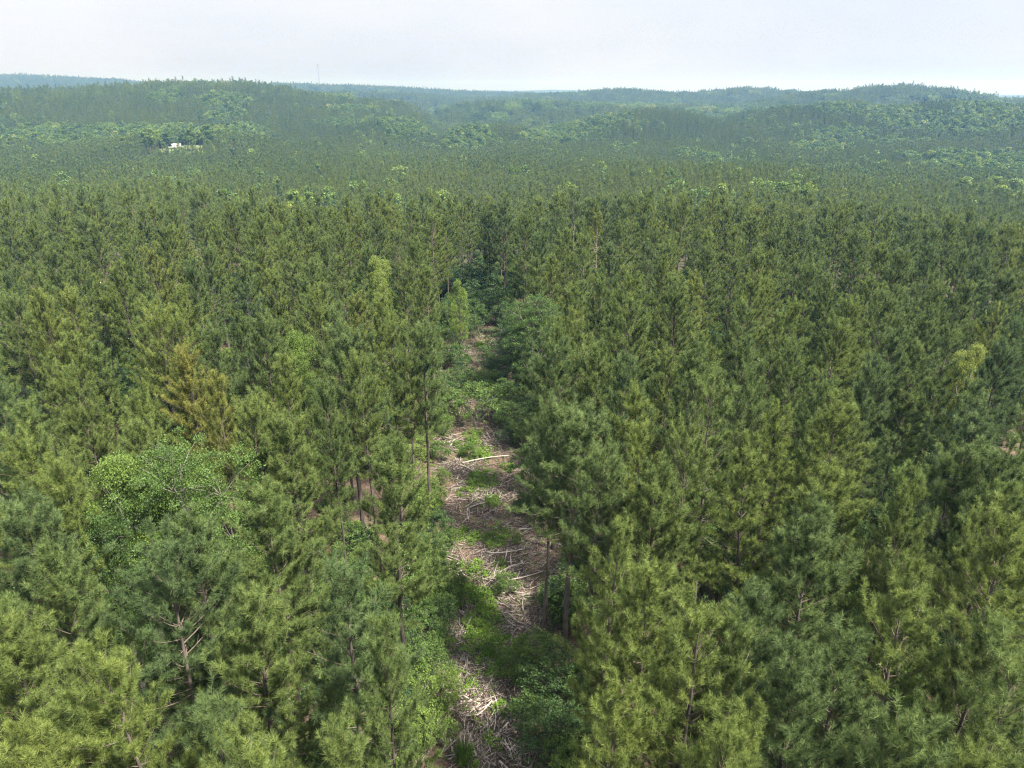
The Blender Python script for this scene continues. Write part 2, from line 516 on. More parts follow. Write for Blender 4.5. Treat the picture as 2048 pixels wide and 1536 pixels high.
fr = np.linspace(radians(-45), radians(45), 361)
bk = np.linspace(radians(45), radians(315), 61)[1:-1]
AZ = np.concatenate([fr, bk])
RD = np.concatenate([np.linspace(2, 150, 90), np.exp(np.linspace(math.log(153), math.log(8600), 190))])
aa, rr = np.meshgrid(AZ, RD)
gx, gy = rr * np.sin(aa), rr * np.cos(aa)
gz = ground(gx, gy)
V = np.stack([gx, gy, gz], -1).reshape(-1, 3)
na = len(AZ)
i = np.arange(len(RD) - 1)[:, None] * na; j = np.arange(na)[None]; j2 = (j + 1) % na
Fq = np.stack([i + j2, i + j, i + na + j, i + na + j2], -1).reshape(-1, 4)
V = np.concatenate([V, [[0, 0, float(ground(0.0, 0.1))]]])
Ft = np.stack([np.arange(na), (np.arange(na) + 1) % na, np.full(na, len(V) - 1)], -1)
g = add_obj('ground', mesh_from('ground', V, [Fq, Ft], ground_mat(), smooth=True))
tag(g, kind='structure')

# ------------------------------------------------------------------ the clearing's edges on the ground
_rows = [(1536, 838, 1120), (1300, 845, 1105), (1050, 865, 1120), (900, 830, 1065), (800, 850, 1055), (660, 908, 1005), (600, 922, 1000)]
_e = []
for py, xl, xr in _rows:
    a = ray(xl, py); b = ray(xr, py)
    ta, tb = -CAM_H / a[2], -CAM_H / b[2]
    _e.append((a[1] * ta, a[0] * ta, b[0] * tb))
_e = np.array(_e)


def clearing(y):
    return np.interp(y, _e[:, 0], _e[:, 1]), np.interp(y, _e[:, 0], _e[:, 2])


CLEAR_END = float(_e[-1, 0])


# ------------------------------------------------------------------ pines
def pine_parts(seed, T, base_f, R, step, twig_gap, k, w, S, sides=6, dead=0.0, gap=0.0, branch_sides=3, wide=0.8):
    """trunk, branches and crown meshes of one pine. base_f: where the live crown starts, R: its radius"""
    rng = np.random.default_rng(seed)
    tk = Tubes(); br = Tubes()
    zs = np.linspace(0, T * 0.985, 12)
    lean = rng.normal(0, 0.012, 2)
    wob = np.cumsum(rng.normal(0, 0.035, (12, 2)), axis=0)
    axis = np.stack([lean[0] * zs + wob[:, 0], lean[1] * zs + wob[:, 1], zs], -1)
    rt = 0.155 * T / 18
    tk.add(axis, np.interp(zs / T, [0, 0.02, 0.5, 0.85, 1], [rt * 1.35, rt, rt * 0.72, rt * 0.3, 0.012]), sides)

    def at(z):
        return np.array([np.interp(z, zs, axis[:, 0]), np.interp(z, zs, axis[:, 1]), z])
    zb = T * base_f
    P, D, S_, VY = [], [], [], []
    z = zb * 0.55
    phi = rng.random() * 6
    while z < T - 0.35:
        t = (z - zb) / (T - zb)
        nb = int(rng.integers(3, 6))
        for q in range(nb):
            phi += 2 * pi / nb + rng.normal(0, 0.35)
            if t < 0:                                # dead stubs below the crown
                if rng.random() < 0.3:
                    ln = rng.uniform(0.3, 1.4)
                    d = np.array((cos(phi), sin(phi), rng.uniform(-0.25, 0.25)))
                    p0 = at(z + rng.uniform(-.2, .2))
                    br.add([p0, p0 + d * ln * .5, p0 + d * ln + (0, 0, rng.uniform(-.2, .1))], [0.025, 0.018, 0.006], branch_sides)
                continue
            prof = (1 - t) ** wide * (0.55 + 0.45 * min(1, t / 0.22))
            ln = R * prof * rng.uniform(0.7, 1.12) + 0.35
            if rng.random() < gap: ln *= rng.uniform(0.25, 0.6)
            el = radians(6 + 54 * t ** 1.0 + rng.normal(0, 8))
            p0 = at(min(z + rng.uniform(-.25, .25), T - .3))
            h = np.array((cos(phi), sin(phi), 0))
            m = 6
            ss = np.linspace(0, 1, m)
            curve = p0 + (h * cos(el))[None] * (ss * ln)[:, None]
            curve[:, 2] += sin(el) * ss * ln + (ss ** 2) * ln * 0.22 - (ss * (1 - ss)) * ln * 0.12
            curve[:, :2] += np.cumsum(rng.normal(0, 0.03 * ln, (m, 2)), axis=0) * ss[:, None]
            r0 = 0.010 + 0.009 * ln
            br.add(curve, np.linspace(r0, 0.006, m), branch_sides)
            bare = rng.random() < dead
            tdir = unit(curve[-1] - curve[-2])
            n_tw = max(2, int(ln / twig_gap))
            for tt in np.concatenate([rng.uniform(0.22 if ln > 1 else 0.1, 1.0, n_tw), [1.0]]):
                b0 = np.array([np.interp(tt, ss, curve[:, c]) for c in range(3)])
                sg = rng.choice((-1, 1))
                yaw = sg * radians(rng.uniform(20, 75)) * (0.25 if tt == 1.0 else 1)
                dd = np.array((tdir[0] * cos(yaw) - tdir[1] * sin(yaw), tdir[0] * sin(yaw) + tdir[1] * cos(yaw), tdir[2] + rng.uniform(0.0, 0.7)))
                dd = unit(dd)
                tl = rng.uniform(0.15, 0.62) * (0.55 + 0.45 * (1 - tt)) * (0.7 + 0.12 * ln)
                e = b0 + dd * tl
                if tl > 0.22 and branch_sides:
                    br.add([b0, e], [0.009, 0.005], 3)
                if bare: continue
                cnt = 1 + (tl > 0.22) + (rng.random() < .5)
                clump = rng.normal(0, 0.13)
                for c in range(cnt):
                    f = 1 - c * rng.uniform(0.3, 0.5)
                    pp = b0 + dd * tl * f + rng.normal(0, 0.04, 3)
                    P.append(pp)
                    d2 = dd + rng.normal(0, 0.22, 3) + (0, 0, 0.45)
                    D.append(d2)
                    S_.append(S * rng.uniform(0.8, 1.2) * (1.4 if c == 0 else 1.0) * (1.12 if tt == 1.0 else 1))
                    VY.append(0.62 + clump + rng.normal(0, 0.1) if c == 0 else 0.36 + clump + rng.normal(0, 0.1))
        z += step * rng.uniform(0.75, 1.25)
    # leader
    for c in range(5):
        P.append(at(T - 0.1 - 0.14 * c)); D.append(np.array((rng.normal(0, .3), rng.normal(0, .3), 1.0))); S_.append(S); VY.append(0.65)
    P, D, S_, VY = map(np.array, (P, D, S_, VY))
    Vn, Fn, ix = needles(P, D, S_, k, w, rng)
    vy = np.clip(VY[ix] + np.repeat(rng.normal(0, 0.08, len(ix) // 3), 3), 0, 1)
    return (joined('pine_trunk', [tk.mesh('t', M_BARK), br.mesh('b', M_TWIG)]), mesh_from('pine_crown', Vn, Fn, M_PINE, vy))


PROTO = []
spec = [  # T, crown base, radius, step, gap, dead, wide
    (18.0, 0.40, 2.5, 0.50, 0.15, 0.02, 0.62), (18.5, 0.45, 2.3, 0.55, 0.25, 0.05, 0.58), (17.5, 0.38, 2.7, 0.48, 0.20, 0.03, 0.66),
    (18.0, 0.50, 2.1, 0.50, 0.15, 0.02, 0.55), (19.0, 0.42, 2.7, 0.58, 0.35, 0.10, 0.60), (17.0, 0.36, 2.5, 0.50, 0.25, 0.04, 0.72),
    (18.2, 0.44, 3.0, 0.60, 0.30, 0.06, 0.50), (17.8, 0.55, 2.0, 0.48, 0.15, 0.03, 0.48), (18.4, 0.40, 2.5, 0.52, 0.40, 0.12, 0.64),
    (16.8, 0.34, 2.4, 0.46, 0.15, 0.02, 0.62), (18.6, 0.48, 2.6, 0.56, 0.20, 0.30, 0.55), (17.4, 0.42, 2.2, 0.50, 0.30, 0.05, 0.75),
    (18.8, 0.46, 2.2, 0.62, 0.45, 0.08, 0.52), (16.2, 0.40, 2.6, 0.54, 0.35, 0.05, 0.45), (17.2, 0.48, 1.9, 0.44, 0.20, 0.02, 0.80), (18.3, 0.38, 2.8, 0.64, 0.30, 0.15, 0.68),
]
for s, (T, bf, R, st, gp, de, wd) in enumerate(spec):
    R *= 1.32; wd *= 0.98; bf *= .92; PROTO.append((T, R, *pine_parts(100 + s, T, bf, R, st, 0.175, 58, 0.0165, 1.05, dead=de, gap=gp, wide=wd)))


# broadleaf trees
def broadleaf_parts(seed, Hh, R, base_f, n_cl, k, leaf, cl_r, mat=None, lobes=9, multi=1, trunk_r=None, bark=None):
    rng = np.random.default_rng(seed)
    tk = Tubes()
    zb = Hh * base_f
    C = []
    tr = trunk_r or 0.018 * Hh
    lob = []
    for q in range(lobes):
        a = q * 2.4 + rng.normal(0, .3)
        f = (q + 0.5) / lobes
        zz = zb + (Hh - zb) * (0.25 + 0.65 * f)
        rr_ = R * 0.62 * math.sqrt(max(0.0, 1 - (2 * f - 0.85) ** 2 * 0.8)) * rng.uniform(0.7, 1.1) * (1 - 0.75 * max(0, f - .75) / .25)
        lr = R * rng.uniform(0.36, 0.55) * (1 - 0.3 * f)
        lob.append((np.array((cos(a) * rr_, sin(a) * rr_, min(zz, Hh - lr * .7))), lr))
    stems = []
    for s in range(multi):
        off = rng.normal(0, 0.25 if multi > 1 else 0.0, 2)
        top = np.array((rng.normal(0, .1) * R, rng.normal(0, .1) * R, Hh * 0.86))
        pts = np.array([(off[0], off[1], 0), (off[0] * 1.5, off[1] * 1.5, zb), top * 0.6 + np.array((off[0], off[1], zb)) * 0.4, top])
        tk.add(pts, np.array([1.25, 0.9, 0.55, 0.12]) * tr / math.sqrt(multi), 6)
        stems.append(pts)
    for (c, lr) in lob:
        st = stems[int(rng.integers(multi))]
        z0 = max(zb * 0.7, c[2] - lr * 1.8 - abs(rng.normal(0, .3)))
        p0 = np.array([np.interp(z0, st[:, 2], st[:, d]) for d in range(3)])
        mid = (p0 + c) / 2 + rng.normal(0, .08 * R, 3)
        tk.add([p0, mid, c], [tr * 0.42, tr * 0.26, tr * 0.12], 5)
        for q in range(7):
            d = unit(rng.normal(size=3) + (0, 0, .4))
            tk.add([c * .7 + mid * .3, c + d * lr * .45, c + d * lr * 0.92], [tr * .14, tr * .09, tr * .03], 3)
    per = max(3, n_cl // len(lob))
    for (c, lr) in lob:
        d = unit(rng.normal(size=(per, 3)) + np.array((0, 0, .25)))
        rad = lr * (0.45 + 0.6 * rng.random((per, 1)) ** 0.6)
        C.append(c + d * rad * np.array((1, 1, .85)))
    C = np.concatenate(C)
    C = C[C[:, 2] > zb * 0.6]
    Vn, Fn, ix = leaves(C, np.full(len(C), cl_r) * rng.uniform(.7, 1.3, len(C)), k, leaf, rng)
    cv = np.clip(0.5 + rng.normal(0, .17, len(C)), 0, 1)
    vy = np.clip(cv[ix] + np.repeat(rng.normal(0, 0.13, len(ix) // 4), 4), 0, 1)
    return tk.mesh('broadleaf_trunk', bark or M_GREYBARK), mesh_from('broadleaf_crown', Vn, Fn, mat or M_LEAF, vy)


BROAD = [broadleaf_parts(300 + s, 13.0, R, bf, 640, 90, 0.046, 0.40, lobes=lb) for s, (R, bf, lb) in enumerate([(4.2, .28, 11), (3.4, .30, 9), (4.8, .26, 13), (4.4, .08, 14), (3.6, .06, 12)])]
BROAD_M = [broadleaf_parts(330 + s, 13.0, R, bf, 300, 12, 0.24, 0.6, lobes=lb) for s, (R, bf, lb) in enumerate([(3.8, .20, 9), (3.0, .16, 8), (4.6, .20, 12), (2.6, .14, 9)])]
SHRUB = [broadleaf_parts(360 + s, Hh, R, 0.10, 170, 34, lf, 0.22, lobes=lb, multi=3, trunk_r=.05) for s, (Hh, R, lf, lb) in enumerate(
    [(3.2, 1.7, .050, 8), (2.6, 1.5, .042, 7), (3.8, 1.6, .055, 9), (2.0, 1.3, .045, 6), (3.0, 2.0, .048, 9)])]

ORD = ['first', 'second', 'third', 'fourth', 'fifth', 'sixth', 'seventh', 'eighth', 'ninth', 'tenth', 'eleventh', 'twelfth', 'thirteenth',
       'fourteenth', 'fifteenth', 'sixteenth', 'seventeenth', 'eighteenth', 'nineteenth']
for _t, _th in (('twenty', 'twentieth'), ('thirty', 'thirtieth'), ('forty', 'fortieth'), ('fifty', 'fiftieth'), ('sixty', 'sixtieth')):
    ORD += [_th] + [_t + ' ' + u for u in ORD[:9]]

# tops seen in the photograph: px, py, tint (0 blue-green ... 1 rusty olive), shape, size of the crown
TOPS = [
    (108, 1113, .35, 0, 1.0), (325, 1106, .10, 6, 1.05), (377, 1046, .25, 3, .9), (485, 1210, .45, 2, 1.0), (279, 1295, .65, 1, .9), (300, 1405, .45, 5, .9),
    (40, 1508, .70, 3, .9), (18, 1028, .15, 7, 1.0), (-10, 1250, .55, 0, 1.0), (384, 1457, .20, 9, .9), (545, 1478, .55, 1, .9), (165, 1330, .45, 5, .9), (150, 1440, .5, 9, .9),
    (576, 842, .45, 9, 1.05), (494, 812, .55, 7, .9), (559, 733, .62, 3, .9), (690, 682, .22, 6, 1.25), (845, 662, .30, 7, .9), (775, 893, .40, 0, 1.0),
    (522, 645, .3, 3, .9), (778, 643, .55, 8, .9), (810, 655, .5, 11, .8), (540, 990, .38, 2, 1.05), (665, 1134, .12, 8, 1.1), (763, 1282, .35, 3, .7), (696, 1443, .45, 9, .85),
    (655, 775, .3, 3, .7), (723, 720, .5, 7, .8), (1312, 943, .42, 0, 1.0), (1394, 1230, .60, 4, 1.0), (1212, 1062, .55, 11, .8), (1303, 1148, .6, 2, .95), (1225, 1400, .65, 5, .85),
    (1467, 1242, .4, 3, .8), (1522, 1186, .15, 9, .95), (1445, 1138, .6, 11, .8), (1440, 1470, .6, 1, .8), (1620, 1029, .25, 0, 1.1), (1663, 950, .62, 2, 1.0),
    (1844, 1186, .58, 1, 1.0), (2012, 1064, .68, 6, 1.0), (1906, 900, .32, 0, 1.1), (1690, 1300, .22, 9, .95), (1760, 1244, .5, 5, .9), (1620, 1350, .2, 3, .9), (1906, 1503, .6, 9, .85),
    (1500, 1465, .6, 5, .85), (1760, 1470, .3, 2, .9), (2040, 1350, .4, 4, .95), (1960, 1250, .4, 2, .9),
    (82, 815, .42, 9, 1.0), (12, 772, .15, 3, .9), (197, 697, .35, 5, .95), (364, 704, .89, 9, 1.0), (497, 818, .38, 7, .75), (131, 682, .6, 3, .9), (427, 764, .86, 3, .75),
(300, 640, .72, 10, .95), (426, 667, .25, 7, .9), (41, 900, .6, 6, 1.0), (115, 945, .62, 5, .9), (150, 745, .5, 11, .8), (355, 640, .6, 7, .8),
    (1118, 690, .25, 6, 1.05), (1205, 704, .42, 2, .95), (1391, 701, .3, 0, 1.0), (1290, 788, .65, 5, .9), (1440, 775, .45, 10, 1.0), (1383, 868, .5, 10, .8), (1150, 838, .28, 7, 1.3), (1104, 872, .3, 7, .95), (1196, 912, .3, 7, .9),
    (1197, 829, .3, 3, .8), (1303, 868, .68, 11, .85), (1257, 736, .15, 3, .85), (1544, 821, .66, 5, .95), (1093, 818, .25, 7, .8), (1500, 728, .3, 4, .9), (1115, 654, .45, 3, .8), (1164, 657, .5, 11, .8),
    (1525, 892, .6, 1, .95), (1679, 654, .55, 3, 1.0), (1597, 695, .4, 9, 1.0), (1756, 725, .22, 9, 1.0), (1685, 799, .62, 0, 1.1), (1827, 695, .4, 11, .9), (1890, 660, .35, 8, .95), (1827, 969, .5, 3, .8),
    (2002, 988, .5, 3, .75), (1770, 663, .2, 3, .9), (1857, 884, .58, 7, .8), (2024, 648, .12, 9, .9), (2007, 698, .12, 3, .9), (1994, 734, .18, 9, 1.0), (1990, 850, .15, 2, 1.0), (2045, 930, .3, 6, 1.0),
    (147, 514, .35, 9, .9), (68, 538, .4, 5, .95), (99, 504, .3, 3, .9), (263, 497, .5, 9, .95), (191, 456, .4, 3, .9), (232, 538, .55, 3, .9), (372, 582, .62, 9, .95), (328, 613, .75, 4, .9),
    (386, 531, .18, 3, .85), (406, 500, .28, 7, .85), (489, 528, .4, 2, 1.0), (537, 552, .55, 9, 1.0), (642, 535, .3, 2, 1.0), (642, 483, .4, 9, .9), (89, 593, .75, 3, .85), (133, 593, .7, 7, .85),
    (294, 616, .65, 10, .9), (55, 449, .35, 0, .9), (5, 507, .4, 9, .9), (31, 603, .4, 7, .9),
    (1196, 558, .42, 9, .95), (1356, 569, .42, 0, 1.0), (1260, 606, .45, 2, .95), (1233, 497, .25, 9, .95), (837, 487, .45, 3, .9), (755, 599, .62, 9, .95), (864, 545, .5, 3, .85), (1008, 415, .15, 6, .95),
    (978, 420, .2, 0, .95), (1284, 436, .35, 9, .9), (1055, 436, .45, 6, .95), (1474, 402, .35, 5, .9), (1423, 504, .35, 3, .9), (1560, 466, .3, 0, .95), (1365, 567, .4, 3, .9), (1618, 538, .35, 7, .9),
    (1669, 558, .4, 9, .9), (1782, 603, .4, 6, .95), (1861, 630, .3, 0, .9), (1871, 572, .4, 9, .9), (1789, 504, .35, 7, .9), (1512, 510, .65, 3, .9), (1755, 497, .55, 3, .85), (1604, 449, .3, 9, .9),
    (1645, 456, .3, 5, .9), (1724, 473, .3, 3, .9), (1820, 459, .25, 5, .9), (1929, 572, .4, 9, .9), (2011, 552, .25, 3, .9), (1707, 610, .6, 3, .9), (1550, 634, .5, 11, .9),
]
SPECIAL = {
    (690, 682): 'tall broad blue green pine with a bare dark trunk showing, left of the clearing',
    (845, 662): 'slender pine on a long bare pole trunk, at the left edge of the clearing',
    (364, 704): 'rusty orange tipped pine behind the bright broadleaf tree',
    (427, 764): 'small rust tinged pine right beside the rusty orange tipped pine',
    (1440, 775): 'pine with pale bare branches showing through its crown, right of the clearing',
    (1383, 868): 'thin pine with whitish dead twigs, just in front of the pale branched pine',
    (1150, 838): 'full green pine on a tall bare trunk, at the right edge of the clearing',
    (1394, 1230): 'pale yellow green pine with bare forked limbs, nearest one right of the clearing',
    (1844, 1186): 'pine with a bright yellow green rounded top in the lower right of the forest',
    (1620, 1029): 'large blue green pine with a dense tall crown, lower right of the forest',
    (1685, 799): 'bright olive pine with a full pointed crown, in the middle of the right hand forest',
    (325, 1106): 'wide blue green pine with a rounded open crown, in front of the waxy broadleaf tree',
    (665, 1134): 'grey green pine with upswept bare limbs, at the lower left of the clearing',
    (108, 1113): 'lush green pine with two leading tops, near the lower left corner',
    (763, 1282): 'small young pine in front of a bare trunk, lower left edge of the clearing',
}
BROAD_NEAR = [  # px, py, height, width, tint, shape, label
    (345, 880, 17.8, .86, .38, 2, 'big bright green broadleaf tree standing among the pines, with glossy leaves'),
    (232, 893, 17.3, .8, .6, 1, 'paler yellowish broadleaf tree leaning against the left of the big bright green one'),
    (200, 1035, 14.5, .62, .2, 0, 'dark waxy leaved broadleaf tree with pale highlights, below the big bright one'),
    (95, 1035, 13.0, .6, .78, 1, 'yellow green broadleaf tree left of the dark waxy leaved one'),
    (1068, 582, 14.0, 1.15, .30, 3, 'blue green broadleaf tree at the far right edge of the clearing'),
    (1035, 650, 9.5, 1.0, .12, 4, 'dark green broadleaf tree just in front of the blue green one by the clearing'),
    (915, 548, 13.0, .5, .74, 4, 'yellowish slim broadleaf tree at the far left end of the clearing'),
    (752, 503, 17.5, .6, .80, 1, 'light yellow green broadleaf top among pines left of the far clearing end'),
    (590, 650, 16.5, .6, .6, 1, 'pale leaved thin broadleaf tree among dark pines left of the clearing'),
    (1955, 672, 17.8, .55, .86, 1, 'yellow tinged broadleaf tree among the pines near the right border'),
    (1250, 1010, 7.0, .7, .35, 4, 'small dark understory broadleaf tree between pines right of the clearing'),
    (2020, 1400, 11.0, .8, .3, 3, 'waxy pale leaved broadleaf tree in the lower right corner'),
    (470, 740, 9.0, .9, .62, 3, 'bright green understory broadleaf tree beneath the rusty orange tipped pine'),
    (1030, 505, 11.0, .8, .3, 4, 'green broadleaf tree among dark trunks behind the far clearing end'),
]

trees = []          # x, y, T, tint, shape, size, key


def free(x, y, dmin):
    for t in trees:
        if (t[0] - x) ** 2 + (t[1] - y) ** 2 < dmin * dmin: return False
    return True


for (px, py, tint, shp, size) in TOPS:
    T = PROTO[shp][0] * (0.97 + 0.06 * random.random())
    x, y = hit(px, py, T)
    if free(x, y, 1.7):
        trees.append((x, y, T, .38 + (tint - .42) * .92 if tint < .8 else tint, shp, size, (px, py)))
n_top = len(trees)
broad_pos = []
for (px, py, hh, wd, tint, shp, lab) in BROAD_NEAR:
    x, y = hit(px, py, hh)
    broad_pos.append((x, y, 2.6 * wd))


def in_clear(x, y, m=1.0):
    if y > CLEAR_END + 14 or y < -5: return False
    a, b = clearing(y)
    if y > CLEAR_END:
        c = (a + b) / 2
        return abs(x - c) < 2.0
    return a - m < x < b + m


GUARD = []
for t in trees:
    k = 40 / math.hypot(t[0], t[1])
    GUARD.append((t[6][0], 38 * k, t[6][1], t[6][1] + 95 * k, math.hypot(t[0], t[1])))
for (px, py, hh, wd, tint, shp, lab), (bx, by, br_) in zip(BROAD_NEAR, broad_pos):
    k = 40 / math.hypot(bx, by)
    GUARD.append((px, 85 * k * wd, py, py + 190 * k * wd, math.hypot(bx, by)))
tries = 0
grid = {}
for t in trees: grid.setdefault((int(t[0] // 5), int(t[1] // 5)), []).append(t)


def gfree(x, y, dmin):
    gx_, gy_ = int(x // 5), int(y // 5)
    for a in (-1, 0, 1):
        for b in (-1, 0, 1):
            for t in grid.get((gx_ + a, gy_ + b), ()):
                if (t[0] - x) ** 2 + (t[1] - y) ** 2 < dmin * dmin: return False
    return True


def near_top_gap(x, y):
    return not any((bx - x) ** 2 + (by - y) ** 2 < r * r for bx, by, r in broad_pos)


while tries < 32000:
    tries += 1
    d = math.sqrt(random.random()) * 168 + 0.01
    a = random.uniform(radians(-42), radians(42)) * (1 + .35 * max(0, 1 - d / 90))
    x, y = d * sin(a), d * cos(a)
    if d < 9 or in_clear(x, y, 1.4) or not near_top_gap(x, y): continue
    n = float(vnoise(x / 26, y / 26, 9)); dm = 4.55 + 1.3 * n
    if not gfree(x, y, dm): continue
    # no filler in front of the crowns that the photograph shows whole
    shp = random.randrange(16)
    T = PROTO[shp][0] * random.uniform(0.84, 1.03)
    pxt, pyt = project(x, y, T)
    if d < 110:
        hw = 2.6 * F_PX / math.hypot(d, CAM_H - T)
        if any(dt > d and abs(gx0 - pxt) < gw + hw * .55 and gy0 - hw * 2 < pyt < gy1 for (gx0, gw, gy0, gy1, dt) in GUARD): continue
    tint = float(np.clip(0.32 + 0.26 * vnoise(x / 18, y / 18, 5) + random.gauss(0, 0.15) - 0.06 * (d > 100), 0.02, 0.92))
    t = (x, y, T, tint, shp, random.uniform(.85, 1.02), None)
    trees.append(t); grid.setdefault((int(x // 5), int(y // 5)), []).append(t)

# the 300 that show largest become trees of their own; the woods behind are one mass
vis = []
for t in trees:
    px, py = project(t[0], t[1], t[2] * 0.85)
    d = math.hypot(t[0], t[1])
    inside = -90 < px < 2140 and py < 1580 + 3000 / d
    vis.append((0 if inside else 1, d - (14 if t[6] else 0), t))
vis.sort(key=lambda v: (v[0], v[1]))
N_IND = 300
own = [v[2] for v in vis[:N_IND]]
mass = [v[2] for v in vis[N_IND:]]


def tone(t):
    return ('blue green' if t < .2 else 'deep green' if t < .38 else 'mid green' if t < .52 else 'olive green' if t < .66 else 'yellowish olive' if t < .8 else 'rusty olive')


bands = {}
for t in own:
    d = math.hypot(t[0], t[1]); r = int((d - 8) // 8)
    c = sum(clearing(min(t[1], CLEAR_END))) / 2
    bands.setdefault((r, t[0] > c), []).append(t)
rows_used = sorted({k[0] for k in bands})
for (r, right), ts in sorted(bands.items()):
    ts.sort(key=lambda t: abs(t[0]))
    for n, t in enumerate(ts):
        x, y, T, tint, shp, size, key = t
        PT, PR, mt, mc = PROTO[shp]
        z = float(ground(x, y)) - 0.05
        o = empty('pine_tree', (x, y, z), random.uniform(0, 2 * pi))
        s = T / PT
        o.scale = (s * size, s * size, s)
        o.rotation_euler = (random.gauss(0, .018), random.gauss(0, .018), o.rotation_euler[2])
        lab = SPECIAL.get(key) or '%s pine, %s tree out on the %s of the clearing, %s row back' % (
            tone(tint), ORD[n], 'right' if right else 'left', ORD[rows_used.index(r)])
        tag(o, lab, 'pine tree', 'pines of the plantation')
        for nm, me in (('trunk', mt), ('crown', mc)):
            c = add_obj(nm, me, o)
            c['tint'] = tint

for (px, py, hh, wd, tint, shp, lab) in BROAD_NEAR:
    x, y = hit(px, py, hh)
    o = empty('broadleaf_tree', (x, y, float(ground(x, y)) - 0.05), random.uniform(0, 6.28))
    s = hh / 13.0
    o.scale = (s * wd, s * wd, s)
    tag(o, lab, 'broadleaf tree', 'broadleaf trees among the pines')
    mt, mc = BROAD[shp]
    add_obj('trunk', mt, o); c = add_obj('crown', mc, o); c['tint'] = tint


# ------------------------------------------------------------------ far-off woods: one object each, copies of a few trees set on points
def moved(me, off, sc, rz):
    c = me.copy()
    n = len(c.vertices); co = np.empty(n * 3, np.float32); c.vertices.foreach_get('co', co)
    v = co.reshape(-1, 3) * np.asarray(sc)
    R = np.array(((cos(rz), -sin(rz), 0), (sin(rz), cos(rz), 0), (0, 0, 1)))
    v = v @ R.T + np.asarray(off)
    c.vertices.foreach_set('co', v.astype(np.float32).ravel()); c.update()
    return c


def scatter_object(name, P, idx, rot, scl, tint, sources):
    n = len(P)
    me = bpy.data.meshes.new(name)
    me.vertices.add(n); me.vertices.foreach_set('co', np.asarray(P, np.float32).ravel())
    for nm, ty, val in (('idx', 'INT', idx), ('rot', 'FLOAT', rot), ('scl', 'FLOAT', scl), ('tint', 'FLOAT', tint)):
        a = me.attributes.new(nm, ty, 'POINT')
        a.data.foreach_set('value', np.asarray(val, np.int32 if ty == 'INT' else np.float32))
    o = add_obj(name, me)
    ng = bpy.data.node_groups.new(name + '_scatter', 'GeometryNodeTree')
    ng.interface.new_socket('Geometry', in_out='INPUT', socket_type='NodeSocketGeometry')
    ng.interface.new_socket('Geometry', in_out='OUTPUT', socket_type='NodeSocketGeometry')
    N = ng.nodes.new; lk = ng.links.new
    gi, go, jn = N('NodeGroupInput'), N('NodeGroupOutput'), N('GeometryNodeJoinGeometry')

    def attr(nm, ty):
        a = N('GeometryNodeInputNamedAttribute'); a.data_type = ty; a.inputs['Name'].default_value = nm
        return a.outputs['Attribute']
    ai, ar, asc = attr('idx', 'INT'), attr('rot', 'FLOAT'), attr('scl', 'FLOAT')
    cx = N('ShaderNodeCombineXYZ'); lk(ar, cx.inputs['Z'])
    for k, src in enumerate(sources):
        oi = N('GeometryNodeObjectInfo'); oi.inputs['Object'].default_value = src; oi.transform_space = 'ORIGINAL'
        g2 = N('GeometryNodeGeometryToInstance'); lk(oi.outputs['Geometry'], g2.inputs['Geometry'])
        eq = N('FunctionNodeCompare'); eq.data_type = 'INT'; eq.operation = 'EQUAL'
        lk(ai, eq.inputs[2]); eq.inputs[3].default_value = k
        ip = N('GeometryNodeInstanceOnPoints')
        lk(gi.outputs[0], ip.inputs['Points']); lk(eq.outputs['Result'], ip.inputs['Selection'])
        lk(g2.outputs[0], ip.inputs['Instance']); lk(cx.outputs['Vector'], ip.inputs['Rotation']); lk(asc, ip.inputs['Scale'])
        lk(ip.outputs['Instances'], jn.inputs['Geometry'])
    lk(jn.outputs['Geometry'], go.inputs[0])
    md = o.modifiers.new('scatter', 'NODES'); md.node_group = ng
    return o


# sources for the masses
PL0 = [lod_obj([p[2], p[3]]) for p in PROTO]
PL1 = [lod_obj(list(pine_parts(500 + s, T, bf * .8, R * .9, 0.70, 0.34, 14, 0.045, 1.6, dead=0, gap=gp, wide=wd)))
       for s, (T, bf, R, st, gp, de, wd) in enumerate(spec[:6])]
_p2 = [pine_parts(540 + s, T, bf * .7, R * 0.8, 1.0, 0.6, 8, 0.12, 2.4, sides=4, dead=0, gap=gp, wide=wd) for s, (T, bf, R, st, gp, de, wd) in enumerate(spec[:5])]
PL2 = [lod_obj([a, c]) for a, c in _p2]
_p3 = [pine_parts(560 + s, T, bf * .7, R * 0.95, 1.7, 1.2, 5, 0.30, 3.4, sides=3, dead=0, gap=gp, wide=wd)[1] for s, (T, bf, R, st, gp, de, wd) in enumerate(spec[:5])]
_h3 = [broadleaf_parts(580 + s, 14.0, R, .15, 110, 5, 0.50, 0.9, lobes=8)[1] for s, R in enumerate((4.5, 5.2, 3.8))]
_h2 = [broadleaf_parts(590 + s, 14.0, R, .15, 150, 6, 0.42, 0.8, lobes=9) for s, R in enumerate((4.4, 5.0, 3.6, 4.0))]
HL2 = [lod_obj(list(p)) for p in _h2]


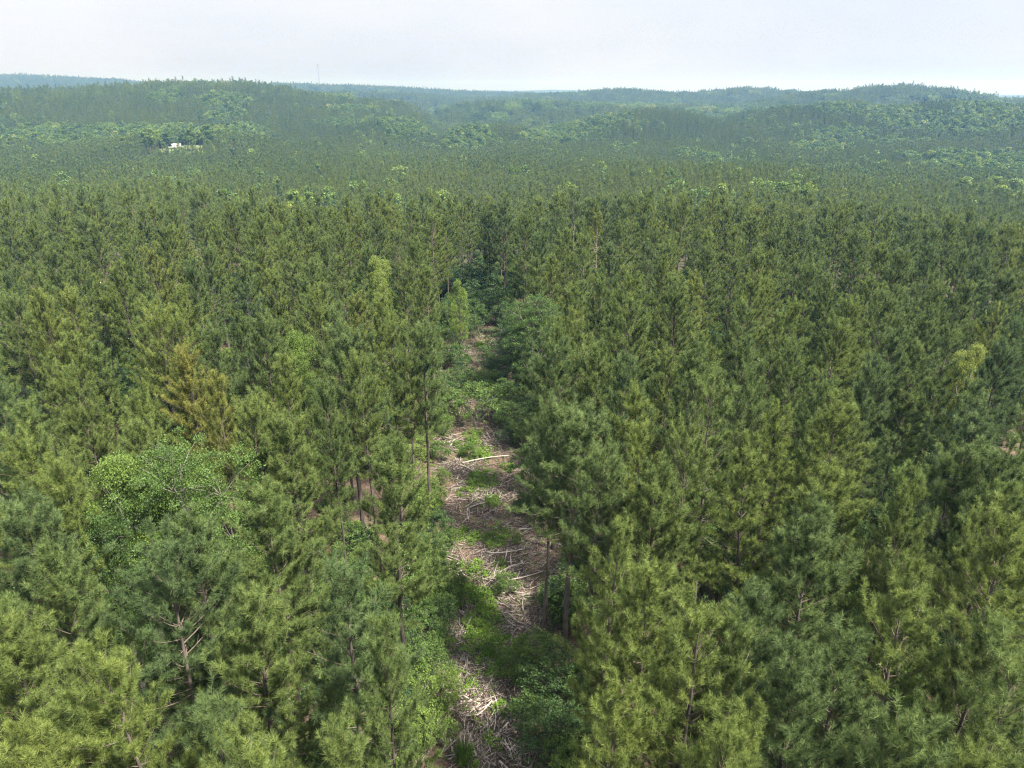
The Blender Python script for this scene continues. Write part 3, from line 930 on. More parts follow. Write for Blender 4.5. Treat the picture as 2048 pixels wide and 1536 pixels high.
def patch(kind, s):
    rng = np.random.default_rng(700 + s)
    parts = []
    m, step = 4, 5.5
    for a in range(m):
        for b in range(m):
            me = (_p3[int(rng.integers(5))] if kind == 'pine' else _h3[int(rng.integers(3))])
            k = rng.uniform(.8, 1.1)
            c = moved(me, ((a - 1.5) * step + rng.uniform(-1.6, 1.6), (b - 1.5) * step + rng.uniform(-1.6, 1.6), rng.uniform(-1.5, 0.6)), (k, k, k * rng.uniform(.78, 1.0)), rng.uniform(0, 6))
            at_ = c.attributes['vary']; n = len(c.vertices); v = np.empty(n, np.float32); at_.data.foreach_get('value', v)
            v = np.clip(v + rng.normal(0, .15), 0, 1); at_.data.foreach_set('value', v)
            parts.append(c)
    return lod_obj(parts)


PP = [patch('pine', s) for s in range(4)]
HP = [patch('hard', 20 + s) for s in range(4)]

HZ = [  # stands of hardwood seen on the slopes: px, py, radius x, radius y (in the photograph), pale
    (60, 285, 120, 22), (300, 275, 160, 20), (480, 270, 70, 14), (800, 262, 70, 28), (880, 250, 40, 40), (930, 275, 60, 30), (1300, 248, 130, 24), (1180, 262, 60, 20),
    (1560, 245, 110, 30), (1680, 275, 110, 26), (1640, 300, 70, 12), (1960, 235, 110, 36), (1760, 235, 60, 20), (1450, 260, 60, 14), (450, 205, 60, 16), (330, 200, 40, 14), (1240, 300, 40, 8),
    (1050, 205, 60, 8), (1350, 205, 80, 8), (1900, 195, 90, 8), (1650, 190, 80, 8), (700, 250, 60, 10), (1500, 230, 260, 22), (1860, 250, 190, 34), (1110, 275, 80, 22), (1250, 212, 150, 9), (700, 222, 120, 8), (900, 225, 60, 14), (980, 235, 60, 18), (1420, 285, 90, 12), (1780, 290, 130, 12)]


def hardness(px, py, x, y):
    v = np.zeros_like(px)
    for (cx_, cy_, rx, ry) in HZ:
        v = np.maximum(v, 1.25 - ((px - cx_) / rx) ** 2 - ((py - cy_) / ry) ** 2)
    return v + (vnoise(x / 50, y / 90, 21) - 0.5) * 1.5 + (vnoise(x / 200, y / 260, 22) - 0.5) * 1.1


LAWN_R = 26.0


def pts_ring(d0, d1, step, rng):
    half = radians(41)
    n = int((d1 * d1 - d0 * d0) * half / (step * step))
    # stratified on a jittered grid
    xs = np.arange(-d1 * sin(half), d1 * sin(half), step); ys = np.arange(d0 * cos(half) * .9, d1, step)
    X, Y = np.meshgrid(xs, ys)
    X = X + rng.uniform(-.42, .42, X.shape) * step; Y = Y + rng.uniform(-.42, .42, Y.shape) * step
    X, Y = X.ravel(), Y.ravel()
    d = np.hypot(X, Y)
    k = (d >= d0) & (d < d1) & (np.abs(np.arctan2(X, Y)) < half)
    return X[k], Y[k]


PX_, PI_, PR_, PS_, PT_ = [], [], [], [], []
HX_, HI_, HR_, HS_, HT_ = [], [], [], [], []
n0, n1, n2 = len(PL0), len(PL1), len(PL2)
for t in mass:
    x, y, T, tint, shp, size, key = t
    PX_.append([[x, y, float(ground(x, y))]]); PI_.append([shp]); PR_.append([random.uniform(0, 6)]); PS_.append([T / PROTO[shp][0] * (size * .5 + .5)]); PT_.append([tint])
rng = np.random.default_rng(77)
for d0, d1, step, lod in ((168, 420, 5.5, 1), (420, 1000, 5.2, 2), (1000, 2300, 21.0, 3), (2300, 4200, 26.0, 3)):
    X, Y = pts_ring(d0, d1, step, rng)
    Z = ground(X, Y)
    dep = Y * cp - (Z - CAM_H) * sp
    qx = 1024 + F_PX * X / dep; qy = 768 - F_PX * (Y * sp + (Z + 10 - CAM_H) * cp) / dep
    hv = hardness(qx, qy, X, Y)
    lawn = np.hypot((X - LAWN[0]) / 1.0, (Y - LAWN[1] + 16) / 1.5) < LAWN_R
    hard = (hv > 0.75) & (np.hypot(X, Y) > 450) | (rng.random(len(X)) < np.where(vnoise(X / 45, Y / 45, 33) > .58, 0.13, 0.016) * (1 if lod < 3 else 2) * (np.hypot(X, Y) > 235))
    base = np.stack([X, Y, Z], -1)
    n = len(X)
    tn = np.clip((0.32 if lod == 1 else 0.2) + 0.3 * (vnoise(X / 40, Y / 40, 5) - .3) + rng.normal(0, .10, n), 0.02, .8)
    k = ~hard & ~lawn
    m = k.sum()
    lo, cnt = {1: (n0, n1), 2: (n0 + n1, n2), 3: (n0 + n1 + n2, 4)}[lod]
    PX_.append(base[k]); PI_.append(rng.integers(0, cnt, m) + lo); PR_.append(rng.uniform(0, 6.28, m))
    big = 1.0 if lod < 3 else step / 21.0
    PS_.append(rng.uniform(.66, .92, m) * big * np.where(np.hypot(X, Y)[k] < 190, 1.12, 1.0)); PT_.append(tn[k])
    k = hard & ~lawn
    m = k.sum()
    lo, cnt = (0, 4) if lod < 3 else (4, 4)
    HX_.append(base[k]); HI_.append(rng.integers(0, cnt, m) + lo); HR_.append(rng.uniform(0, 6.28, m))
    HS_.append(rng.uniform(.72, 1.22, m) * big); HT_.append(np.clip((.50 if lod == 1 else .44) + rng.normal(0, .17, m), .08, .88))
o = scatter_object('pine_forest', np.concatenate(PX_), np.concatenate(PI_), np.concatenate(PR_), np.concatenate(PS_), np.concatenate(PT_), PL0 + PL1 + PL2 + PP)
tag(o, 'pine woods running back from the plantation over the valley to the hazy hills', 'woods', kind='stuff')
o = scatter_object('hardwood_forest', np.concatenate(HX_), np.concatenate(HI_), np.concatenate(HR_), np.concatenate(HS_), np.concatenate(HT_), HL2 + HP)
tag(o, 'rounded paler hardwood stands on the far slopes and along the valley', 'woods', kind='stuff')

# paler broadleaf trees that stand out one by one from the mid-distance pines: px, py (top), height, width, tint, where
MID = [
    (800, 330, 13, 1.2, .80, 'with a wide bright crown, alone in the pines beyond the clearing end'), (776, 346, 10, .9, .70, 'small, left of the wide bright crown beyond the clearing'),
    (478, 318, 13, 1.7, .35, 'broad and dark, in the pines beyond the near stand'), (515, 332, 11, 1.0, .62, 'right beside the broad dark one beyond the near stand'),
    (424, 332, 11, .8, .7, 'slim, left of the broad dark one beyond the near stand'), (552, 352, 11, .8, .66, 'right of the pair beyond the near stand'),
    (585, 374, 15, 1.0, .72, 'at the back edge of the near stand, left one of a pair'), (618, 378, 15, .9, .66, 'at the back edge of the near stand, right one of a pair'),
    (1136, 362, 13, .9, .76, 'behind the near stand right of the clearing, tallest of a cluster'), (1115, 377, 12, .9, .70, 'behind the near stand, left of the tallest in its cluster'),
    (1143, 346, 10, .6, .72, 'small, above the cluster behind the near stand'), (1445, 361, 14, .75, .78, 'narrow and upright, in the right hand pines'),
    (1464, 374, 12, .75, .72, 'just right of the narrow upright one in the right hand pines'), (1620, 362, 14, .6, .90, 'spire like and yellowish, in the right hand pines'),
    (1278, 376, 12, .9, .70, 'leftmost of three behind the near stand'), (1302, 377, 12, .9, .66, 'middle one of three behind the near stand'), (1328, 374, 12, .6, .72, 'rightmost and slimmest of three behind the near stand'),
    (1545, 330, 11, .9, .74, 'left one of a pair on the valley slope'), (1582, 336, 12, 1.3, .78, 'right and wider one of a pair on the valley slope'), (1690, 362, 10, .9, .82, 'low and yellowish, in the pines of the slope'),
    (1700, 343, 12, 1.1, .66, 'leftmost of a line along the right valley slope'), (1735, 352, 12, 1.2, .62, 'second in the line along the right valley slope'), (1785, 348, 13, 1.3, .58, 'third in the line along the right valley slope'),
    (1825, 338, 11, .8, .55, 'fourth in the line along the right valley slope'), (1860, 346, 12, 1.0, .5, 'fifth in the line along the right valley slope'), (1935, 350, 14, 1.4, .62, 'big and round, sixth along the right valley slope'),
    (1995, 349, 14, 1.5, .68, 'big and round, seventh along the right valley slope'), (2035, 353, 14, 1.3, .66, 'last in the line, at the right border'),
    (1396, 308, 12, .9, .55, 'on the pine knoll right of the clearing, near its crest'), (1505, 308, 12, 1.1, .58, 'on the right shoulder of the pine knoll'), (1290, 334, 10, .8, .62, 'on the front of the pine knoll'),
    (972, 325, 11, .7, .80, 'small and bright, straight beyond the clearing'), (858, 372, 13, .8, .72, 'left one of two at the back edge of the near stand'), (884, 376, 13, .9, .74, 'right one of two at the back edge of the near stand'),
    (970, 381, 13, .8, .6, 'straight behind the clearing end at the stand edge'), (1040, 330, 10, .7, .65, 'small, in pines right of the valley mouth'),
    (20, 270, 14, 1.1, .5, 'first from the border in the row under the big hill'), (66, 262, 15, 1.2, .62, 'tall and bright, second in the row under the hill'), (106, 271, 13, 1.1, .5, 'third in the row under the hill'),
    (150, 268, 14, 1.0, .34, 'darker, fourth in the row under the hill'), (245, 270, 14, 1.1, .62, 'pale, right of the gap in the row under the hill'), (296, 250, 17, .9, .7, 'tall and bright, left of the white trailer'),
    (330, 262, 14, 1.1, .3, 'dark, directly behind the white trailer'), (377, 249, 16, .9, .58, 'tall, behind the lawn by the trailer'), (412, 245, 17, 1.1, .5, 'tallest, at the right end of the trailer lawn'),
    (468, 252, 14, 1.1, .4, 'round, right of the trailer lawn'), (503, 258, 13, 1.0, .6, 'bright, farthest right of the trailer lawn'), (740, 279, 13, 1.5, .66, 'wide and bright, in the pines left of the valley mouth'),
    (680, 270, 13, 1.3, .5, 'left of the wide bright one by the valley mouth'), (640, 286, 12, 1.3, .3, 'dark and round, farther left of the valley mouth'),
]
for (px, py, hh, wd, tint, where) in MID:
    hh *= 1.22
    x, y = hit(px, py, hh, 100)
    o = empty('broadleaf_tree', (x, y, float(ground(x, y)) - 0.1), random.uniform(0, 6.28))
    s = hh / 13.0
    o.scale = (s * wd * 1.12, s * wd * 1.12, s)
    tag(o, 'pale green tree ' + where if tint > .4 else 'deep green tree ' + where, 'broadleaf tree', 'broadleaf trees beyond the near stand')
    mt, mc = BROAD_M[random.randrange(4)]
    add_obj('trunk', mt, o); c = add_obj('crown', mc, o); c['tint'] = min(.76, tint)


# dead grey snags
def snag_mesh(seed, Hh):
    rng = np.random.default_rng(seed); tk = Tubes()
    zs = np.linspace(0, Hh, 9); ax = np.stack([np.cumsum(rng.normal(0, .05, 9)), np.cumsum(rng.normal(0, .05, 9)), zs], -1)
    tk.add(ax, np.linspace(.16, .02, 9), 6)
    lb = Tubes()
    for q in range(34):
        z = rng.uniform(.45, .97) * Hh; a = rng.uniform(0, 6.28); ln = rng.uniform(.5, 1.9) * (1.25 - z / Hh)
        p = np.array([np.interp(z, zs, ax[:, 0]), np.interp(z, zs, ax[:, 1]), z]); d = np.array((cos(a), sin(a), rng.uniform(.1, .8)))
        lb.add([p, p + d * ln * .5, p + d * ln + rng.normal(0, .15, 3)], [.035, .02, .008], 4)
    return tk.mesh('snag_trunk', M_DEAD), lb.mesh('snag_branches', M_DEAD)


for px, py, hh, lab in ((1146, 448, 18.5, 'grey dead pine snag standing among live pines, left one of two'), (1196, 452, 19.0, 'grey dead pine snag standing among live pines, right one of two')):
    x, y = hit(px, py, hh)
    o = empty('dead_tree', (x, y, float(ground(x, y))))
    tag(o, lab, 'dead tree', 'dead snags in the stand')
    a, b = snag_mesh(px, hh); add_obj('trunk', a, o); add_obj('branches', b, o)

# ------------------------------------------------------------------ shrubs and saplings along the clearing: px, py of the middle, height, tint, shape
SHRUBS = [
    (962, 640, 3.6, .45, 2), (908, 640, 3.4, .5, 1), (938, 618, 3.2, .7, 0), (895, 690, 3.4, .35, 4), (1003, 690, 4.0, .06, 4), (1030, 710, 4.5, .05, 2), (985, 742, 2.6, .15, 1), (925, 742, 2.8, .25, 0),
    (888, 785, 3.8, .2, 2), (908, 805, 2.4, .45, 3), (1010, 800, 3.6, .3, 0), (985, 815, 2.8, .3, 1), (954, 815, 4.3, .42, 4), (1022, 872, 2.2, .08, 3), (1050, 870, 3.0, .4, 1), (876, 905, 2.0, .4, 3),
    (885, 955, 1.7, .55, 1), (830, 930, 4.0, .68, 2), (812, 985, 3.6, .62, 4), (850, 1020, 3.4, .6, 0), (880, 1060, 3.2, .14, 2), (1060, 945, 3.6, .06, 4), (1072, 1000, 3.2, .1, 0), (1046, 1012, 1.6, .15, 3),
    (820, 1090, 3.2, .55, 1), (855, 1165, 4.0, .5, 4), (828, 1220, 4.2, .4, 2), (878, 1240, 3.0, .2, 0), (815, 1290, 3.4, .18, 4), (862, 1330, 3.0, .35, 1), (890, 1390, 2.6, .62, 0), (850, 1405, 3.0, .6, 4),
    (1070, 1310, 3.2, .6, 0), (1105, 1345, 3.6, .2, 4), (1040, 1330, 2.4, .45, 1), (1150, 1395, 3.6, .25, 2), (1115, 1390, 3.2, .1, 4), (1180, 1370, 3.4, .55, 0), (1090, 1470, 3.4, .12, 4), (1150, 1480, 3.6, .1, 2),
    (1210, 1500, 3.4, .15, 4), (1060, 1430, 2.2, .3, 3), (1165, 1245, 2.4, .55, 0), (1215, 1190, 3.0, .3, 2), (940, 905, 1.5, .45, 3), (800, 1470, 3.2, .62, 1),
    (770, 1440, 3.0, .7, 4), (1010, 1170, 1.6, .4, 3),
    (945, 655, 3.0, .4, 1), (925, 665, 3.0, .5, 4), (975, 615, 3.2, .5, 0), (950, 595, 3.5, .6, 2), (900, 645, 3.6, .5, 4), (915, 715, 2.6, .45, 3), (970, 715, 2.4, .4, 1), (1000, 745, 3.2, .2, 4),
    (940, 765, 2.2, .5, 3), (905, 765, 2.8, .4, 0), (1015, 835, 2.8, .35, 1), (1035, 845, 3.0, .25, 4), (870, 825, 2.6, .35, 0), (985, 770, 2.6, .5, 3), (1045, 780, 3.6, .15, 2), (1050, 825, 3.4, .2, 0),
    (880, 850, 2.2, .5, 3), (855, 870, 2.5, .6, 1), (845, 895, 2.6, .66, 4), (1065, 905, 3.0, .2, 0), (862, 985, 2.2, .6, 3), (870, 1110, 3.0, .3, 0), (895, 1075, 1.6, .4, 3), (845, 1130, 3.4, .5, 1),
    (870, 1195, 3.2, .45, 4), (895, 1180, 2.4, .5, 3), (850, 1260, 3.4, .35, 2), (880, 1290, 2.4, .4, 0), (835, 1340, 3.2, .4, 4), (810, 1360, 3.2, .5, 0), (830, 1450, 3.0, .65, 2), (860, 1470, 2.2, .6, 3),
    (960, 560, 4.0, .45, 4), (985, 575, 4.0, .3, 2), (940, 570, 3.6, .5, 1), (970, 545, 4.5, .25, 4), (955, 530, 4.5, .3, 2),
    (945, 600, 5.0, .35, 2), (975, 596, 5.0, .3, 4), (960, 584, 6.0, .25, 2), (930, 612, 4.5, .5, 0), (990, 618, 4.5, .2, 4), (955, 628, 3.5, .4, 1), (1003, 642, 4.5, .15, 2), (915, 632, 4.5, .5, 0), (948, 570, 6.0, .2, 4), (972, 568, 6.0, .15, 2),
]
for n, (px, py, hh, tint, shp) in enumerate(SHRUBS):
    hh *= 1.28 if py < 860 else 1.1
    tint *= .3 if py < 615 else .6 if py < 770 else 1  # shade of the closing far end put into the shrubs' leaf tint
    x, y = hit(px, py, hh * 0.45)
    PH = [3.2, 2.6, 3.8, 2.0, 3.0][shp]
    o = empty('shrub', (x, y, float(ground(x, y)) - 0.05), random.uniform(0, 6.28))
    s = hh / PH; o.scale = (s, s, s)
    mt, mc = SHRUB[shp]
    add_obj('stems', mt, o); c = add_obj('foliage', mc, o); c['tint'] = tint
    SHRUBS[n] = (o, x, y, tint, hh)
side_n = {}
for (o, x, y, tint, hh) in sorted(SHRUBS, key=lambda s: s[2]):
    a, b = clearing(y); c = (a + b) / 2
    sd = 'left edge' if x < c - (b - a) * .22 else 'right edge' if x > c + (b - a) * .22 else 'middle'
    k = side_n.get(sd, 0); side_n[sd] = k + 1
    tn = 'dark green' if tint < .22 else 'mid green' if tint < .42 else 'fresh green' if tint < .58 else 'yellow green'
    tag(o, '%s %s shrub, %s of the clearing, %s from its near end' % ('low' if hh < 2.3 else 'bushy' if hh < 3.3 else 'tall', tn, sd, ORD[k]), 'shrub', 'shrubs along the clearing')

# undergrowth on the forest floor
rng = np.random.default_rng(31)
U = []
while len(U) < 4200:
    d = math.sqrt(rng.random()) * 150; a = rng.uniform(radians(-41), radians(41)) * (1 + .35 * max(0, 1 - d / 90)); x, y = d * sin(a), d * cos(a)
    if d < 10 or in_clear(x, y, 0.3): continue
    if vnoise(x / 11, y / 11, 41) + rng.normal(0, .12) < 0.24: continue
    U.append((x, y, float(ground(x, y)) - .05))
U = np.array(U); n = len(U)
SH_SRC = [lod_obj(list(p)) for p in SHRUB]
o = scatter_object('undergrowth', U, rng.integers(0, 5, n), rng.uniform(0, 6.28, n), rng.uniform(.5, 1.4, n), np.clip(rng.normal(.32, .2, n), 0, .75), SH_SRC)
tag(o, 'leafy undergrowth on the shaded forest floor between the pine trunks', 'undergrowth', kind='stuff')

# ------------------------------------------------------------------ weeds in the clearing
rng = np.random.default_rng(51)
WEEDS = [(965, 960, 2.0), (930, 985, 1.0), (980, 1065, 2.1), (940, 1070, 1.2), (955, 1165, 1.7), (930, 1190, 1.3), (965, 1240, 1.8), (950, 1285, 1.4), (1010, 1300, 1.6), (985, 1330, 1.3), (965, 1372, 1.1),
         (950, 905, 2.2), (930, 885, 1.6), (970, 905, 1.3), (945, 870, 1.5), (1010, 935, 1.2), (985, 1000, 1.0), (940, 1130, 1.2), (975, 1200, 1.2), (1040, 1340, 1.3), (945, 1440, .9), (985, 1480, .8), (935, 1520, 1.0),
         (945, 790, 1.8), (960, 760, 1.4), (930, 720, 1.5), (960, 690, 1.2), (1030, 1080, .7), (1000, 1130, .7), (920, 1360, 1.0), (905, 1420, 1.0), (1005, 1420, .7), (880, 1000, .8)]
C, TV = [], []
for (px, py, r) in WEEDS:
    x, y = hit(px, py, 0.25)
    m = int(110 * r * r)
    a = rng.uniform(0, 6.28, m); q = np.sqrt(rng.random(m)) * r * rng.uniform(.7, 1.15, m)
    X, Y = x + np.cos(a) * q, y + np.sin(a) * q * 1.25
    hgt = rng.uniform(.08, .55, m) * (1.15 - q / (r * 1.3))
    kp = vnoise(X / .9, Y / .9, 71) * .7 + vnoise(X / .35, Y / .35, 72) * .3 + rng.normal(0, .07, m) > .43 + .25 * (q / r > .8)
    X, Y, hgt = X[kp], Y[kp], hgt[kp] * (.5 + 1.1 * vnoise(X[kp] / .6, Y[kp] / .6, 73))
    C.append(np.stack([X, Y, ground(X, Y) + np.maximum(hgt, .05)], -1)); TV.append(np.clip(rng.uniform(.25, .65) + (vnoise(X / .5, Y / .5, 74) - .5) * .8, 0, 1))
for q in range(2200):
    y = rng.uniform(20, CLEAR_END); a, b = clearing(y); x = rng.uniform(a, b)
    C.append(np.array([[x, y, float(ground(x, y)) + .06]])); TV.append(np.array([rng.uniform(.1, .8)]))
C = np.concatenate(C); TV = np.concatenate(TV)
Vn, Fn, ix = leaves(C, rng.uniform(.10, .26, len(C)), 14, 0.065, rng, flat=1.0, up=.7)
vy = np.clip(TV[ix] + np.repeat(rng.normal(0, .15, len(ix) // 4), 4), 0, 1)
o = add_obj('weeds', mesh_from('weeds', Vn, Fn, M_WEED, vy)); o['tint'] = 0.5
tag(o, 'bright green weeds and brambles sprouting in patches between the logs', 'weeds', kind='stuff')

# tall grass spike near the lower end of the clearing
x, y = hit(925, 1525, 0.1)
rng = np.random.default_rng(61)
V, F = [], []
for q in range(420):
    a = rng.uniform(0, 6.28); r = rng.uniform(0, .38); h = rng.uniform(.8, 1.7); d = np.array((cos(a), sin(a))) * rng.uniform(.05, .35)
    p = np.array((cos(a) * r, sin(a) * r, 0)); w = np.array((-sin(a), cos(a), 0)) * .012
    t1 = p + np.array((d[0] * .3, d[1] * .3, h * .6)); t2 = p + np.array((d[0], d[1], h))
    b = len(V); V += [p - w, p + w, t1 + w * .8, t1 - w * .8, t2]
    F.append((b, b + 1, b + 2, b + 3)); F.append((b + 3, b + 2, b + 4, b + 4))
Fq = np.array(F[0::2]); Ft = np.array(F[1::2])[:, :3]
o = add_obj('grass_clump', mesh_from('grass_clump', np.array(V), [Fq, Ft], M_WEED, np.repeat(rng.random(420), 5)))
o.location = (x, y, float(ground(x, y))); o['tint'] = 0.35
tag(o, 'tall upright grass clump at the near end of the log strewn clearing', 'grass clump')


# ------------------------------------------------------------------ logs left in the clearing
def log_mesh(seed, ln, r):
    rng = np.random.default_rng(seed); t = Tubes()
    m = 6; s = np.linspace(-.5, .5, m)
    bend = rng.normal(0, .035 * ln, 2)
    pts = np.stack([s * ln, bend[0] * (1 - (2 * s) ** 2) + rng.normal(0, .006 * ln, m), bend[1] * .3 * (1 - (2 * s) ** 2)], -1)
    t.add(pts, np.linspace(r * 1.12, r * .72, m) * rng.uniform(.93, 1.07, m), 8, cap=True)
    return t.mesh('log', M_LOG)


LOGS = [log_mesh(800 + s, ln, r) for s, (ln, r) in enumerate([(2.2, .050), (1.9, .040), (1.5, .038), (2.4, .055), (1.2, .042), (2.0, .034), (2.6, .045), (1.7, .06)])]
LONG = [log_mesh(830 + s, ln, r) for s, (ln, r) in enumerate([(7.5, .10), (5.5, .08), (6.5, .09)])]
PILES = [  # px, py, count, radius, angle of the lie (deg, 90 = along the clearing), spread, words
    (995, 1430, 46, 2.2, 75, 35, 'thick fan of poles at the near end of the clearing', 0),
    (925, 1440, 24, 1.6, 55, 30, 'sloping heap at the near left end of the clearing', 0),
    (1010, 1500, 14, 1.8, 100, 40, 'loose heap at the bottom end of the clearing', 0),
    (945, 1300, 20, 1.7, 95, 35, 'heap left of the dark green weeds, second from the near end', 0),
    (1020, 1265, 14, 1.7, 40, 60, 'scatter on red needles before the bare trunks', 0),
    (1000, 1130, 26, 1.8, 55, 22, 'bright fan of poles in the middle of the clearing', 0),
    (895, 1140, 20, 1.5, 150, 30, 'bleached heap against the left shrubs in mid clearing', 0),
    (910, 1245, 16, 1.2, 110, 20, 'tight bundle below the left shrubs', 0),
    (1025, 1185, 10, 2.0, 20, 50, 'scatter on the bare red patch of mid clearing', 0),
    (960, 1010, 22, 1.9, 80, 35, 'row of poles above the dark round weed patch', 0),
    (935, 940, 18, 1.9, 100, 45, 'scatter in front of the long lying pole', 0),
    (1010, 975, 14, 1.8, 85, 40, 'scatter at the right of the bright weeds', 0),
    (885, 880, 20, 1.9, 80, 40, 'heap left of the big sapling', 0),
    (995, 878, 20, 1.5, 115, 14, 'neat row of poles right of the big sapling', 0),
    (945, 695, 9, 1.8, 130, 40, 'few poles lying at the far end of the clearing', 0),
    (1045, 1050, 10, 1.6, 60, 60, 'scatter beneath the right edge trees', 0),
]
for (px, py, cnt, r, ang, spr, words, _) in PILES:
    x0, y0 = hit(px, py, 0.1)
    rng = np.random.default_rng(int(px * 7 + py))
    for q in range(cnt):
        a = rng.uniform(0, 6.28); d = math.sqrt(rng.random()) * r
        x, y = x0 + cos(a) * d, y0 + sin(a) * d * 1.35
        o = add_obj('log', LOGS[int(rng.integers(8))])
        o.location = (x, y, float(ground(x, y)) + 0.05 + 0.28 * rng.random() * (1 - d / (r * 1.2)) * min(1, cnt / 20))
        o.rotation_euler = (rng.uniform(0, 6.28) * 0, radians(rng.normal(0, 5)), radians(ang + rng.normal(0, spr) + (180 if rng.random() < .5 else 0)))
        k = rng.uniform(.75, 1.1); o.scale = (k, k * rng.uniform(.8, 1.15), k)
        tag(o, 'cut pole in the ' + words, 'log', 'poles in the ' + words)
for (px0, py0, px1, py1, which, lab) in [
        (925, 930, 1020, 915, 0, 'long bleached pole lying across the clearing, upper of two'), (930, 937, 1005, 927, 1, 'long bleached pole lying across the clearing, lower of two'),
        (1010, 1165, 1085, 1145, 1, 'long dark trunk lying at a slant on the bare red patch'), (1055, 1250, 1110, 1273, 1, 'pale pole half hidden by the yellow green shrub, below the bare trunks'),
        (945, 1345, 1000, 1318, 2, 'long reddish pole lying across the clearing above the near pole fan'), (1005, 1345, 1035, 1340, 1, 'dark trunk end beside the right shrubs, near end of the clearing'),
        (972, 1108, 1045, 1103, 2, 'long pale pole lying across mid clearing behind the bright fan'), (1045, 1200, 1052, 1235, 1, 'single white pole lying alone on the bare red patch'),
        (905, 1515, 935, 1520, 1, 'thick pale log at the lowest left end of the clearing')]:
    xa, ya = hit(px0, py0, .1); xb, yb = hit(px1, py1, .1)
    L0 = (7.5, 5.5, 6.5)[which]
    o = add_obj('log', LONG[which])
    o.location = ((xa + xb) / 2, (ya + yb) / 2, float(ground((xa + xb) / 2, (ya + yb) / 2)) + .22)
    o.rotation_euler = (0, 0, math.atan2(yb - ya, xb - xa))
    k = math.hypot(xb - xa, yb - ya) / L0
    o.scale = (k, max(.6, k * .75), max(.6, k * .75))
    tag(o, lab, 'log', 'long poles in the clearing')

# thin slash littering the whole clearing
rng = np.random.default_rng(91)
t = Tubes()
for q in range(27000):
    y = 18 + (CLEAR_END - 16) * rng.random() ** 1.5
    a, b = clearing(y); x = rng.uniform(a - 1.2, b + 1.2)
    if vnoise(x / 2.2, y / 2.6, 61) + rng.normal(0, .12) < .36: continue
    ang = (vnoise(x / 3.5, y / 3.5, 62) - .5) * 5 + rng.normal(0, .6); ln = rng.uniform(.25, 1.7)
    p = np.array((x, y, float(ground(x, y)) + rng.uniform(.02, .16))); d = np.array((cos(ang), sin(ang), rng.normal(0, .06))) * ln
    n_ = np.array((-sin(ang), cos(ang), 0)) * rng.normal(0, .05) * ln
    t.add([p - d / 2, p + n_, p + d / 2], np.array([1, .9, .6]) * rng.uniform(.009, .030), 3)
for (px, py, cnt, r, ang, spr, words, _) in PILES:
    x0, y0 = hit(px, py, 0.1)
    for q in range(cnt * 6):
        a = rng.uniform(0, 6.28); d = math.sqrt(rng.random()) * r * 1.2
        x, y = x0 + cos(a) * d, y0 + sin(a) * d * 1.35
        an = radians(ang + rng.normal(0, spr * 1.2)); ln = rng.uniform(.6, 2.0)
        p = np.array((x, y, float(ground(x, y)) + rng.uniform(.03, .25))); dv = np.array((cos(an), sin(an), rng.normal(0, .07))) * ln
        n_ = np.array((-sin(an), cos(an), 0)) * rng.normal(0, .03) * ln
        t.add([p - dv / 2, p + n_, p + dv / 2], np.array([1, .9, .65]) * rng.uniform(.016, .036), 4)
o = add_obj('slash_litter', t.mesh('slash_litter', M_LOG))
tag(o, 'thin grey brown sticks and slash littering the clearing floor', 'slash', kind='stuff')


# ------------------------------------------------------------------ the lawn and white trailer under the hill
def bm_box(c, s):
    c, s = np.array(c, float), np.array(s, float) / 2
    v = np.array([(a, b, d) for a in (-1, 1) for b in (-1, 1) for d in (-1, 1)]) * s + c
    f = np.array([(0, 1, 3, 2), (4, 6, 7, 5), (0, 4, 5, 1), (2, 3, 7, 6), (0, 2, 6, 4), (1, 5, 7, 3)])
    return v, f


def boxes(name, lst, mat, parent=None, bevel=0.0):
    V, F, n = [], [], 0
    for c, s in lst:
        v, f = bm_box(c, s); V.append(v); F.append(f + n); n += 8
    me = mesh_from(name, np.concatenate(V), np.concatenate(F), mat)
    o = add_obj(name, me, parent)
    if bevel:
        m = o.modifiers.new('bevel', 'BEVEL'); m.width = bevel; m.segments = 2
    return o


lx, ly = LAWN
th = np.linspace(0, 2 * pi, 49)[:-1]
rng = np.random.default_rng(5)
V = [[lx, ly, float(ground(lx, ly)) + .15]]
for r in (.35, .7, 1.0):
    for a in th:
        x, y = lx + cos(a) * LAWN_R * r, ly + sin(a) * LAWN_R * 1.1 * r
        V.append([x, y, float(ground(x, y)) + .15])
V = np.array(V); m = 48; jj = np.arange(m); j2 = (jj + 1) % m
Ft = np.stack([np.zeros(m, int), 1 + jj, 1 + j2], -1)
Fq = np.concatenate([np.stack([1 + k * m + jj, 1 + (k + 1) * m + jj, 1 + (k + 1) * m + j2, 1 + k * m + j2], -1) for k in range(2)])
o = add_obj('lawn', mesh_from('lawn', V, [Ft, Fq], plain_mat('mown_grass', (0.13, 0.165, 0.055), .9)))
tag(o, kind='structure')
tx, ty = hit(348, 296, 0.5)
z0 = float(ground(tx, ty)) + .15
W = plain_mat('white_paint', (.80, .80, .78), .4); DK = plain_mat('dark_glass', (.03, .035, .04), .2); TY = plain_mat('tyre_rubber', (.02, .02, .02), .8)
tr = empty('camper_trailer', (tx, ty, z0), radians(12))
tag(tr, 'white camper trailer parked on the small lawn under the wooded hill', 'trailer')
boxes('body', [((0, 0, 2.0), (8.6, 2.5, 2.7)), ((4.75, 0, 2.5), (1.0, 2.4, 1.7))], W, tr, .12)
boxes('roof', [((0.1, 0, 3.42), (8.8, 2.6, .14))], W, tr, .05)
for wx in (-3.2, -1.2, 2.8):
    boxes('window', [((wx, -1.27, 2.3), (1.0, .06, .7))], DK, tr)
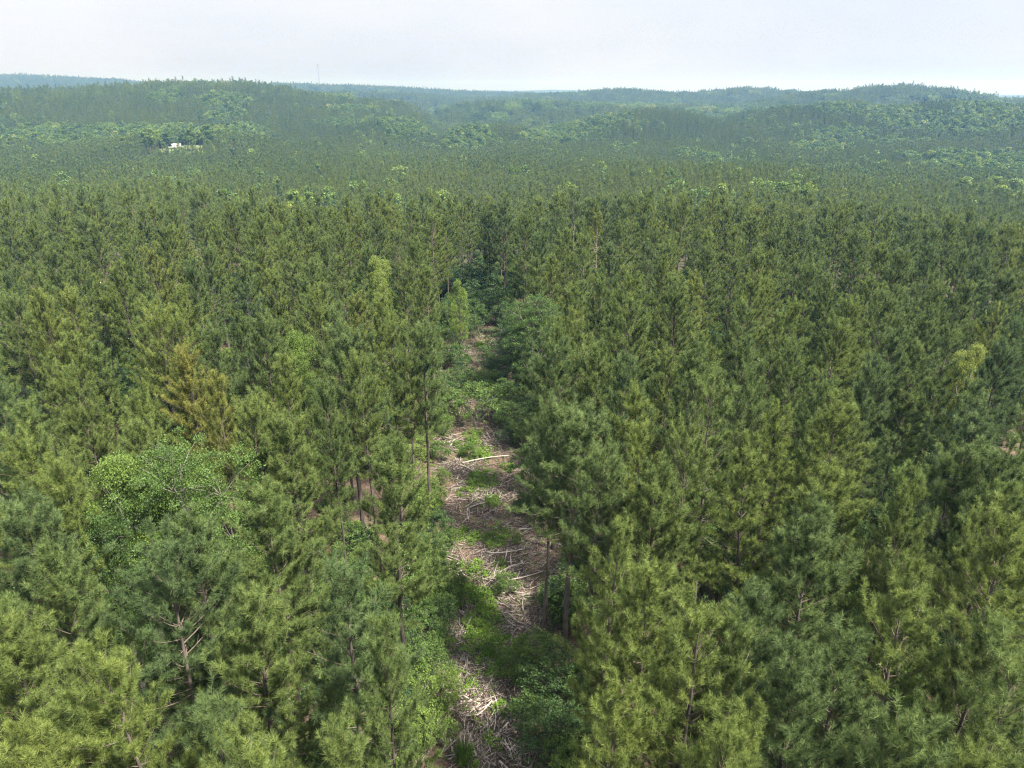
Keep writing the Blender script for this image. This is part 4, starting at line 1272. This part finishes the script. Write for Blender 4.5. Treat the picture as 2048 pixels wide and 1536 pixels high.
boxes('door', [((1.0, -1.27, 1.75), (.75, .05, 1.9))], plain_mat('cream_paint', (.62, .60, .55), .5), tr)
for wx in (-.6, .5):
    for wy in (-1.12, 1.12):
        t = Tubes(); t.add([(wx, wy - .12, .36), (wx, wy + .12, .36)], [.36, .36], 14, cap=True)
        add_obj('wheel', t.mesh('wheel', TY), tr)
boxes('hitch', [((5.6, 0, .62), (1.4, .12, .12)), ((6.1, 0, .34), (.1, .1, .5))], DK, tr)

# ------------------------------------------------------------------ the radio mast on the far ridge
r = ray(637, 150)
k = 2600 / math.hypot(r[0], r[1])
mx_, my_ = r[0] * k, r[1] * k
mz = float(ground(mx_, my_))
top = CAM_H + ray(637, 127)[2] * (2600 / math.hypot(*ray(637, 127)[:2]))
Hm = top - mz
STEEL = plain_mat('mast_steel', (.16, .15, .15), .5, .3)
mo = empty('radio_mast', (mx_, my_, mz))
tag(mo, 'tall thin radio mast rising from the far ridge against the sky', 'radio mast')
t = Tubes(); w = 1.0
legs = [np.array((cos(a) * w, sin(a) * w, 0)) for a in (0.3, 0.3 + 2.094, 0.3 + 4.189)]
for l in legs: t.add([l, l + (0, 0, Hm - 3)], [.20, .20], 5)
nseg = 60
for s in range(nseg):
    za, zb = s * (Hm - 3) / nseg, (s + 1) * (Hm - 3) / nseg
    for q in range(3):
        t.add([legs[q] + (0, 0, za), legs[(q + 1) % 3] + (0, 0, zb)], [.09, .09], 3)
add_obj('lattice', t.mesh('lattice', STEEL), mo)
t = Tubes(); t.add([(0, 0, Hm - 3), (0, 0, Hm)], [.25, .12], 6, cap=True)
t.add([(0, 0, Hm - 3.6), (0, 0, Hm - 1.8)], [1.5, 1.5], 8, cap=True)
add_obj('antenna', t.mesh('antenna', STEEL), mo)
for q in range(3):
    for f in (.45, .9):
        a = .3 + q * 2.094; t = Tubes()
        ex, ey = cos(a) * Hm * .45, sin(a) * Hm * .45
        t.add([(cos(a) * w, sin(a) * w, Hm * f), (ex, ey, float(ground(mx_ + ex, my_ + ey)) - mz)], [.03, .03], 3)
        add_obj('guy_wire', t.mesh('guy_wire', STEEL), mo)

# ------------------------------------------------------------------ the air
HZ_B = 9000.0
zmin, zmax = float(gz.min()) - 3.0, max(top, float(gz.max()) + 25) + 12
v, f = bm_box((0, 0, (zmin + zmax) / 2), (2 * HZ_B, 2 * HZ_B, zmax - zmin))
hm, nt, out = new_mat('haze_air')
pv = nt.nodes.new('ShaderNodeVolumePrincipled')
pv.inputs['Color'].default_value = (0.28, 0.53, 1.0, 1)      # air scatters blue most and absorbs nothing
pv.inputs['Absorption Color'].default_value = (1, 1, 1, 1)
pv.inputs['Density'].default_value = 0.00028
pv.inputs['Anisotropy'].default_value = 0.55
nt.links.new(pv.outputs['Volume'], out.inputs['Volume'])
o = add_obj('haze', mesh_from('haze', v, f, hm))
tag(o, 'thin blue summer haze over the hills', 'haze', kind='stuff')
